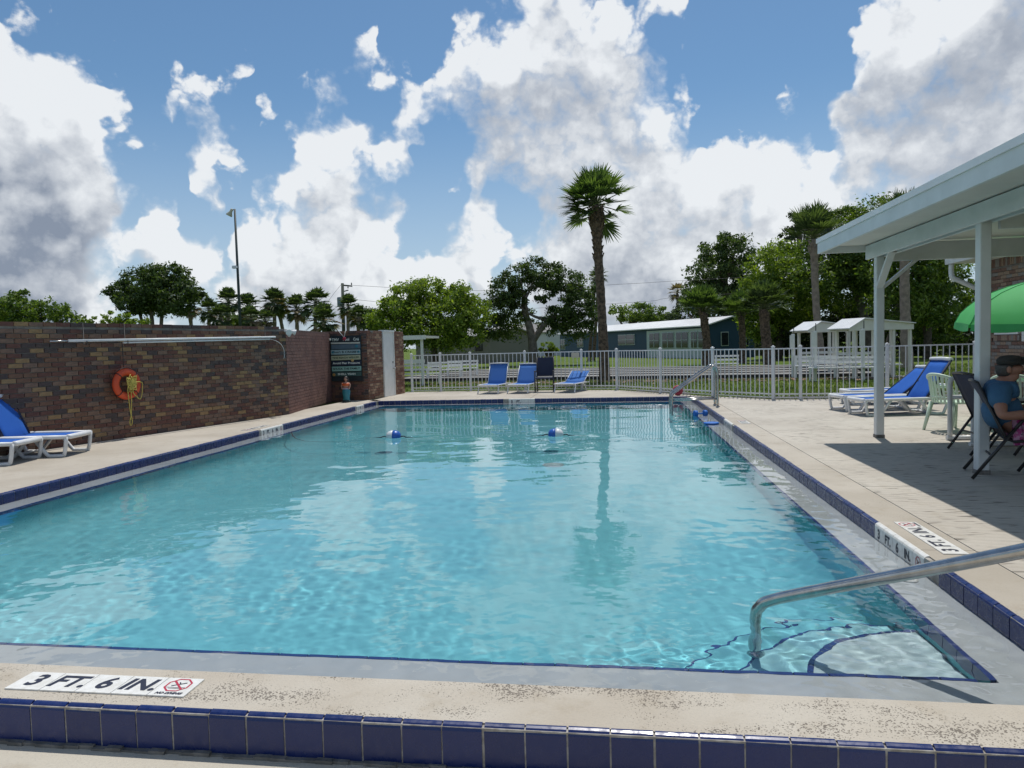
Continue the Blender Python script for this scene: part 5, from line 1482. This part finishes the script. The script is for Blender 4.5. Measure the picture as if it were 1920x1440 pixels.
tree('distant pale green treetops over the white house roof line', 85, [(1155, 592, 18), (1180, 585, 20), (1205, 582, 20), (1232, 588, 20), (1258, 594, 18), (1205, 600, 22)], 'mid', .28, 22, name='far_tree')
palm('slim cabbage palm peeking out behind the tall lone palm', gp(1112, 62), px(1122, 516, 62), .14, .95, 'palmdark', 24, emin=-50, seed=60)
palm('twin slim palm trunk leaning beside the live oak', gp(1104, 60), px(1116, 524, 60), .13, .8, 'palmdark', 18, emin=-50, seed=61)
# ---- right-hand trees
tree('tall dark magnolia with open top above the blue house', 72, [(1345, 470, 32), (1378, 475, 34), (1330, 505, 34), (1390, 510, 36), (1310, 540, 30), (1360, 530, 40), (1405, 545, 34), (1335, 565, 36), (1385, 580, 40), (1300, 565, 22), (1355, 455, 18)],
     'dark', .30, 20, trunks=[[(1362, None, 16), (1362, 590, 12), (1360, 520, 8)]], name='magnolia_tree')
tree('bright green tree in full sun between the magnolia and the palm', 52, [(1440, 500, 36), (1420, 540, 34), (1465, 480, 32), (1480, 520, 42), (1445, 560, 44), (1500, 560, 46), (1405, 580, 34), (1475, 600, 46), (1420, 610, 38)],
     'bright', .20, 26, trunks=[[(1460, None, 14), (1462, 600, 11), (1465, 540, 7)]], name='oak_tree')
tree('tall green tree filling the gap between the two right-hand palms', 50, [(1560, 430, 38), (1590, 415, 34), (1615, 450, 44), (1570, 480, 46), (1625, 500, 50), (1540, 470, 36), (1650, 400, 36), (1680, 400, 34), (1665, 440, 44), (1530, 520, 44), (1590, 540, 54)],
     'mid', .20, 25, trunks=[[(1640, None, 18), (1620, 590, 14), (1600, 540, 11), (1575, 500, 8)], [(1660, None, 14), (1690, 560, 10), (1720, 500, 7)]], bark='greybark', name='oak_tree')
tree('shaded tree standing behind the pavilion roof by the club building', 46, [(1710, 440, 44), (1745, 470, 46), (1700, 500, 50), (1770, 520, 44), (1740, 560, 50), (1690, 570, 48), (1790, 570, 40), (1760, 610, 44)], 'mid', .20, 25, name='oak_tree')
tree('brown-leaved bare-topped tree behind the right-hand palm', 62, [(1490, 420, 20), (1510, 430, 20), (1480, 440, 16)], 'deep', .24, 22, name='bare_tree')
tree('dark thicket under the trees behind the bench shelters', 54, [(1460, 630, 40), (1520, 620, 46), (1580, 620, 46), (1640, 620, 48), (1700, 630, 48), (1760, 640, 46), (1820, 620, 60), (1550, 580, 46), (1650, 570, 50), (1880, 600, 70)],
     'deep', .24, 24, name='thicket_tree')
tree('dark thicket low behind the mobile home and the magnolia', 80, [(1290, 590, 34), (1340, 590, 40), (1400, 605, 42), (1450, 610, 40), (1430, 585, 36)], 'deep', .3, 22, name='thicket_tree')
palm('stout cabbage palm with smooth pinkish trunk and upright fan above the bench shelters', gp(1541, 36), px(1526, 448, 36), .19, 1.75, 'palmdark', 30, emin=0, bw=.022, sag=(.02, .15), bark='palmbark2', boots=40, seed=70, bulge=1.35)
palm('cabbage palm rising behind the pavilion roof edge', gp(1702, 34), px(1697, 425, 34), .23, 1.8, 'palmdark', 30, emin=-5, bw=.022, sag=(.02, .15), bark='palmbark2', seed=71)
palm('short cabbage palm with rough trunk right in front of the blue house', gp(1325, 44), px(1318, 585, 44), .26, 1.75, 'palm', 40, emin=5, sag=(.02, .2), seed=72, boots=60)
palm('short cabbage palm with reddish trunk before the yellow house', gp(1392, 46), px(1390, 592, 46), .22, 1.75, 'palm', 38, emin=8, sag=(.02, .2), seed=73, boots=50)
palm('thick-trunked palm in shade beside the yellow house', gp(1443, 40), px(1432, 580, 40), .30, 1.7, 'palmdark', 34, emin=0, seed=74, boots=60)
palm('dry brown-headed palm between the far treetops and the magnolia', gp(1276, 92), px(1270, 548, 92), .20, 1.45, 'palmdry', 26, emin=-65, seed=75)
tree('rounded clipped bush beside the blue house', 62, [(1018, 652, 9), (1030, 650, 10), (1040, 653, 8)], 'bright', .16, 30, name='clipped_bush')

# ------------------------------------------------------------------ shuffleboard courts
cd = Vector((11, -2.0, 0)).normalized(); cn = Vector((-cd.y, cd.x, 0)); ca_ = math.atan2(cd.y, cd.x)
C0 = Vector((0, 28.4, 0))
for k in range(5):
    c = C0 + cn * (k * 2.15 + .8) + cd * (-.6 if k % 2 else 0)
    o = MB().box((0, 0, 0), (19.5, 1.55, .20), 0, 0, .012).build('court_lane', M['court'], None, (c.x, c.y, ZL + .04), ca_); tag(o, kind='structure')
    MB().box((0, -.80, .01), (19.5, .045, .20)).build('shade_strip', M['gutter'], o); MB().box((0, -.30, .103), (19.3, .07, .004)).build('court_line', M['gutter'], o)  # dark strip on the lane's near side: its shade put into the colour
o = MB().box((0, 0, 0), (19.2, 11.0, .03)).build('court_bed', M['gutter'], None, tuple(C0 + cn * 5.2 + Vector((0, 0, ZL))), ca_); tag(o, kind='structure')
def bench(label, u, Y, rz, L=1.3):
    t = thing('court_bench', label, 'bench', tuple(gp(u, Y)), rz, 'white benches round the courts')
    for s in (-1, 1):
        for y in (-.18, .18): MB().box((s * (L / 2 - .06), y, .22), (.07, .07, .44)).build('leg', M['white'], t)
        MB().box((s * (L / 2 - .06), .22, .62), (.07, .05, .42)).build('back_post', M['white'], t)
    for y in (-.15, 0, .15): MB().box((0, y, .46), (L, .13, .035)).build('seat_slat', M['white'], t)
    for z in (.62, .78): MB().box((0, .26, z), (L, .03, .075)).build('back_slat', M['white'], t)
bench('white slatted bench at the court end before the beige house', 832, 31, .1, 1.6); bench('white slatted bench beside the first, nearer the far loungers', 866, 33, .1, 1.5)
bench('white slatted bench with its back to the palm before the yellow house', 1362, 31, -.2, 1.0)
bench('long white bench before the front bench shelter', 1590, 24.5, -.25, 2.4); bench('white bench beside the rear bench shelter', 1528, 26.5, -.3, 1.4); bench('white bench end beside the pump house and the fence', 788, 27, .1, 1.6)
def shelter(label, org, rz, W=2.25, D=2.0):
    t = thing('bench_shelter', label, 'shelter', org, rz, 'bench shelters by the courts')
    prf = [(-.30, 1.72), (.32, 2.06), (W + .12, 1.86)]
    for (x0, z0), (x1, z1), nm in ((prf[0], prf[1], 'roof_panel'), (prf[1], prf[2], 'roof_panel')):
        n = 9
        for i in range(n):
            y0 = -.1 + (D + .2) * i / n
            mb = MB(); w = (D + .2) / n
            mb.add([(x0, y0, z0), (x1, y0, z1), (x1, y0 + w - .012, z1), (x0, y0 + w - .012, z0), (x0, y0, z0 + .03), (x1, y0, z1 + .03), (x1, y0 + w - .012, z1 + .03), (x0, y0 + w - .012, z0 + .03)],
                   [(0, 3, 2, 1), (4, 5, 6, 7), (0, 1, 5, 4), (1, 2, 6, 5), (2, 3, 7, 6), (3, 0, 4, 7)])
            mb.build(nm, M['roofwhite'], t)
    ge = MB(); ge.prism([(-.26, 1.70), (.32, 2.03), (W + .1, 1.84), (W + .1, 1.66), (-.2, 1.66)], -.02, .02, 'y'); ge.build('gable_board', M['ceil'], t)
    ge = MB(); ge.prism([(-.26, 1.70), (.32, 2.03), (W + .1, 1.84), (W + .1, 1.66), (-.2, 1.66)], D - .02, D + .02, 'y'); ge.build('gable_board', M['ceil'], t)
    for x in (.0, .75, 1.55, W): 
        for y in (0.06, D - .06): MB().box((x, y, .84), (.085, .085, 1.68)).build('post', M['ceil'], t)
    for z in (.62, .86): MB().box((W / 2, D - .12, z), (W, .03, .10)).build('back_slat', M['white'], t)
    for y in (.45, .60, .75): MB().box((W / 2, y, .44), (W, .15, .04)).build('seat_slat', M['white'], t)
    MB().box((W / 2, D / 2, -.0), (W + .4, D + .3, .06)).build('floor', M['court'], t)
shelter('white bench shelter with lean-to metal roof, the one nearer the pool fence', (8.12, 25.6, ZL), .35, 2.2, 1.0)
shelter('white bench shelter with lean-to metal roof, tucked behind the other', (7.55, 28.6, ZL), .35, 1.6, .95)
def score(label, u, Y, v0):
    b = gp(u, Y); t = thing('score_post', label, 'scoreboard', tuple(b), .3, 'white score posts of the courts')
    zt = px(u, v0, Y).z - ZL
    MB().box((0, 0, zt / 2), (.09, .09, zt)).build('post', M['white'], t)
    MB().box((-.07, -.06, zt - .30), (.17, .03, .50)).build('score_board', M['white'], t)
    MB().box((.02, -.02, zt + .12), (.02, .02, .26)).build('pin', M['darkmetal'], t)
score('white score post in front of the rear bench shelter roof', 1528, 25, 620); score('white score post standing before the front shelter', 1618, 24.3, 616); score('white score post left of the shelters in the open', 1487, 27, 626)
# left-hand court shelter next to the pump house
t = thing('court_canopy', 'white flat canopy on a post between the pump house and the fence', 'shelter', tuple(gp(775, 27)))
b0 = gp(775, 27)
zt = px(790, 632, 27).z - ZL
MB().box((0, .5, zt), (1.3, 2.2, .09)).build('roof', M['ceil'], t); MB().box((0, -.62, zt - .02), (1.36, .03, .16)).build('fascia', M['white'], t)
for x in (.46, -.5): MB().box((x, -.4, zt / 2), (.09, .09, zt)).build('post', M['white'], t)
MB().box((.0, -.4, .95), (1.1, .04, .16)).build('rail_board', M['white'], t)

# ------------------------------------------------------------------ houses
def line_hit(u, A, B):
    d = pdir(u, 650); A, B = Vector((A[0], A[1])), Vector((B[0], B[1])); e = B - A
    den = d.x * -e.y + d.y * e.x
    t = (A.x * -e.y + A.y * e.x) / den
    return Vector((d.x * t, d.y * t))
def zat(u, v, p): 
    d = pdir(u, v); t = math.hypot(p.x, p.y) / math.hypot(d.x, d.y); return CAM_H + d.z * t
def house(name, label, A, B, depth, ez, rz_, wall_m, roof_m, feats, gfeats=(), over=.35, base_z=ZL):
    """long front A->B, gable ends at both; features by photo column on the front wall: (kind,u0,u1,v0,v1)"""
    A, B = Vector((*A, 0)), Vector((*B, 0)); d = (B - A); L = d.length; d.normalize(); n = Vector((-d.y, d.x, 0))
    if n.y < 0: n = -n
    t = thing(name, label, 'house', (A.x, A.y, base_z), math.atan2(d.y, d.x))
    flip = 1 if (Matrix.Rotation(math.atan2(d.y, d.x), 3, 'Z') @ Vector((0, 1, 0))).dot(n) > 0 else -1
    D = depth * flip
    pr_ = [(0, 0), (D, 0), (D, ez), (D / 2, rz_), (0, ez)]
    mb = MB(); mb.prism(pr_, 0, L, 'x'); mb.build('wall', wall_m, t)
    s = (rz_ - ez) / (abs(D) / 2)
    for side in (0, 1):
        y0 = -over * flip if side == 0 else D + over * flip
        z0 = ez - s * over + .03
        mb = MB(); y1, z1 = D / 2, rz_ + .03
        q8 = [(-over, y0, z0), (L + over, y0, z0), (L + over, y1, z1), (-over, y1, z1)]
        vs = q8 + [(x, y, z + .09) for x, y, z in q8]
        mb.add(vs, [(0, 3, 2, 1), (4, 5, 6, 7), (0, 1, 5, 4), (1, 2, 6, 5), (2, 3, 7, 6), (3, 0, 4, 7)]); mb.build('roof', roof_m, t)
    for f in feats:
        k, u0, u1, v0, v1 = f[:5]
        p0, p1 = line_hit(u0, A, B), line_hit(u1, A, B); um_ = (u0 + u1) / 2; pm_ = (p0 + p1) / 2
        x0, x1 = (p0 - Vector((A.x, A.y))).dot(Vector((d.x, d.y))), (p1 - Vector((A.x, A.y))).dot(Vector((d.x, d.y)))
        z1, z0 = zat(um_, v0, pm_) - base_z, zat(um_, v1, pm_) - base_z
        z0 = max(z0, .02)
        xc, w, zc2, h = (x0 + x1) / 2, abs(x1 - x0), (z0 + z1) / 2, z1 - z0
        if k == 'panel':
            MB().box((xc, -.04 * flip, zc2), (w, .06, h)).build('panel', f[5], t); continue
        off = -.10 if len(f) > 6 else -.03
        fr_ = MB().box((xc, off * flip, zc2), (w, .06, h)).build('window', f[5], t)
        MB().box((xc, (off - .045) * flip, zc2), (w - .12 * min(1, w), .04, h - .12)).build('pane', M['glass'], fr_)
        if w > .9: MB().box((xc, (off - .075) * flip, zc2), (.05, .03, h - .12)).build('mullion', f[5], fr_)
        MB().box((xc, (off - .075) * flip, zc2), (w - .14 * min(1, w), .03, .04)).build('glazing_bar', f[5], fr_)
    for f in gfeats:
        y, z, w, h, m = f
        fr_ = MB().box((L + .03, y * flip, z), (.06, w, h)).build('window', m, t)
        MB().box((L + .065, y * flip, z), (.04, w - .1, h - .12)).build('pane', M['glass'], fr_)
    return t
hA, hB = (-6.3, 85.0), (7.4, 58.8)
house('mobile_home', 'long dark teal mobile home with white metal roof beyond the courts', hA, hB, 4.6, 2.66, 3.28, M['teal'], M['roofwhite'],
      [('panel', 1214, 1327, 618, 672, M['paleteal']), ('win', 1160, 1191, 627, 647, M['paleteal']), ('win', 1083, 1094, 631, 651, M['paleteal']), ('win', 1052, 1060, 636, 655, M['paleteal']),
       ('win', 1220, 1239, 624, 653, M['paleteal'], 1), ('win', 1244, 1266, 623, 653, M['paleteal'], 1), ('win', 1270, 1293, 622, 653, M['paleteal'], 1), ('win', 1298, 1310, 621, 653, M['paleteal'], 1), ('win', 1312, 1324, 621, 653, M['paleteal'], 1)],
      [(1.7, 1.55, .72, 1.15, M['paleteal']), (3.9, 1.35, .3, .9, M['paleteal'])])
p = gp(1385, 64)
house('yellow_house', 'pale yellow house with white metal roof behind the teal mobile home', (9.6, 69.5), (14.2, 63.5), 6.0, 2.7, 3.7, mat('yellow_siding', (.27, .26, .10), .7), M['roofwhite'], [])
w0, w1 = gp(905, 98), gp(1025, 92)
house('white_house', 'white house with grey roof seen between the oak trunks', (w0.x, w0.y), (w1.x, w1.y), 7, 3.1, 4.3, mat('white_siding', (.52, .53, .55), .7), mat('grey_shingle', (.23, .22, .21), .9), [('win', 952, 962, 636, 648, M['glass']), ('win', 968, 974, 635, 648, M['white']), ('win', 976, 984, 635, 648, M['white'])])
w0, w1 = gp(780, 64), gp(918, 60)
house('beige_house', 'low beige house in the shade of the bright oak', (w0.x, w0.y), (w1.x, w1.y), 7, 2.35, 3.0, M['beige'], mat('pale_roof', (.36, .35, .33), .8), [('win', 891, 905, 644, 658, M['glass'])])

# ------------------------------------------------------------------ poles and wires
b = gp(453, 45); tp_ = px(440, 392, 45)
lp = thing('light_pole', 'slim dark green light pole with a flood lamp at its top', 'light pole', tuple(b))
MB().tube([(0, 0, -.1), (tp_ - b) * .5, tp_ - b], [.12, .09, .065], 10).build('pole', mat('pole_green', (.022, .038, .036), .5), lp)
hd = tp_ - b
o = MB().lathe([(.06, -.15), (.09, -.1), (.10, .1), (.20, .28), (.21, .36), (.17, .36)], (0, 0, 0), 14).build('lamp_head', mat('lamp_cream', (.50, .48, .40), .5), lp, tuple(hd + Vector((-.25, 0, -.1)))); o.rotation_euler = (0, -2.6, 0)
MB().tube([hd + Vector((0, 0, -.02)), hd + Vector((-.28, 0, -.05))], .03, 6).build('lamp_arm', M['steel'], lp)
MB().box(tuple(px(444, 501, 45) - b + Vector((-.08, -.1, 0))), (.35, .2, .18), 0, 0, .02).build('junction_box', M['steel'], lp)
b = gp(645, 58); tp_ = px(642, 531, 58)
upl = thing('utility_pole', 'greenish wooden utility pole with cross arm and transformer', 'utility pole', tuple(b))
MB().tube([(0, 0, -.1), tp_ - b], [.17, .12], 10).build('pole', M['wood'], upl)
h_ = tp_ - b
MB().beam(h_ + Vector((-.1, 0, -.15)), h_ + Vector((.85, 0, -.28)), .10, .12).build('cross_arm', M['wood'], upl)
MB().beam(h_ + Vector((0, 0, -.72)), h_ + Vector((.5, 0, -.6)), .08, .08).build('cross_arm', M['wood'], upl)
for x, z in ((.8, -.18), (.48, -.45)): MB().lathe([(.05, 0), (.06, .06), (.04, .12), (.05, .16), (.02, .2)], (0, 0, 0), 8).build('insulator', M['greysling'], upl, tuple(h_ + Vector((x, 0, z))))
MB().lathe([(.18, 0), (.2, .05), (.2, .75), (.16, .82)], (0, 0, 0), 14).build('transformer', mat('transformer_grey', (.20, .26, .27), .5), upl, tuple(h_ + Vector((-.22, -.25, -2.0))))
def wire(label, pts, r=.012):
    o = tag(MB().tube(smooth(pts, 10), r, 4).build('power_line', M['black']), label, 'cable')
P0 = px(661, 535, 58)
wire('thin power line from the utility pole arm across the treetops to the right', [P0, px(900, 545, 55), px(1180, 532, 60), px(1300, 525, 64), px(1700, 505, 70)])
wire('second sagging power line passing behind the lone palm', [px(648, 560, 58), px(900, 580, 56), px(1200, 566, 60), px(1290, 556, 64), px(1700, 530, 70)])
wire('slack service cable dropping from the oak toward the beige house', [px(640, 575, 57), px(760, 604, 52), px(840, 618, 52), px(905, 628, 58)], .014)
wire('guy cable slanting down from the utility pole top', [px(640, 533, 58), px(615, 566, 58), px(600, 600, 58)])

# ------------------------------------------------------------------ grass blades and leaf litter beyond the fence
rng = np.random.RandomState(77)
n = 42000
gx = rng.uniform(-9, 17, n); gy = 17.2 + (rng.rand(n) ** 1.3) * 20
def inside(x, y):
    ok = np.ones(len(x), bool)
    xs_ = np.array([f[0] for f in FP]); ys_ = np.array([f[1] for f in FP])
    yl = np.interp(x, xs_, ys_, left=22.3, right=17.3)
    ok &= y > yl + .12
    rel = np.stack([x - C0.x, y - C0.y], -1); a = rel @ np.array([cd.x, cd.y]); c = rel @ np.array([cn.x, cn.y])
    ok &= ~((np.abs(a) < 9.7) & (c > -.1) & (c < 10.3))
    ok &= ~((x > 7.6) & (x < 16) & (y < 18))
    return ok
k = inside(gx, gy); gx, gy = gx[k], gy[k]; n = len(gx)
h = rng.uniform(.03, .085, n); th = rng.rand(n) * 6.283; w = .012 + .01 * rng.rand(n); lean = rng.normal(0, .03, (n, 2))
V4 = np.zeros((n, 4, 3)); dx, dy = np.cos(th) * w, np.sin(th) * w
V4[:, 0] = np.stack([gx - dx, gy - dy, np.full(n, ZL)], -1); V4[:, 1] = np.stack([gx + dx, gy + dy, np.full(n, ZL)], -1)
V4[:, 2] = np.stack([gx + dx * .3 + lean[:, 0], gy + dy * .3 + lean[:, 1], ZL + h], -1); V4[:, 3] = np.stack([gx - dx * .3 + lean[:, 0], gy - dy * .3 + lean[:, 1], ZL + h], -1)
tag(link('grass', quad_mesh('grass', V4, leaf_mat('grass_blade', (.06, .10, .018), (.17, .20, .05), .5, .3))), 'short mown grass between the fence and the courts', 'grass', kind='stuff')
n = 900
lx = rng.uniform(-8, 13, n); ly = np.interp(lx, [-8, 3.5, 13], [27.2, 26.2, 24.6]) + rng.normal(0, .55, n)
s = rng.uniform(.03, .09, n); th = rng.rand(n) * 6.283; V4 = np.zeros((n, 4, 3))
for j, (a, b) in enumerate(((-1, -.5), (1, -.5), (1, .5), (-1, .5))):
    V4[:, j] = np.stack([lx + s * (a * np.cos(th) - b * np.sin(th)), ly + s * (a * np.sin(th) + b * np.cos(th)), ZL + .02 + rng.uniform(0, .05, n)], -1)
tag(link('leaf_litter', quad_mesh('leaf_litter', V4, mat('dry_leaves', (.24, .15, .09), .9, (.16, .09, .06), 20, 1, island=.4))), 'dry brown leaf litter along the near edge of the courts', 'leaves', kind='stuff')
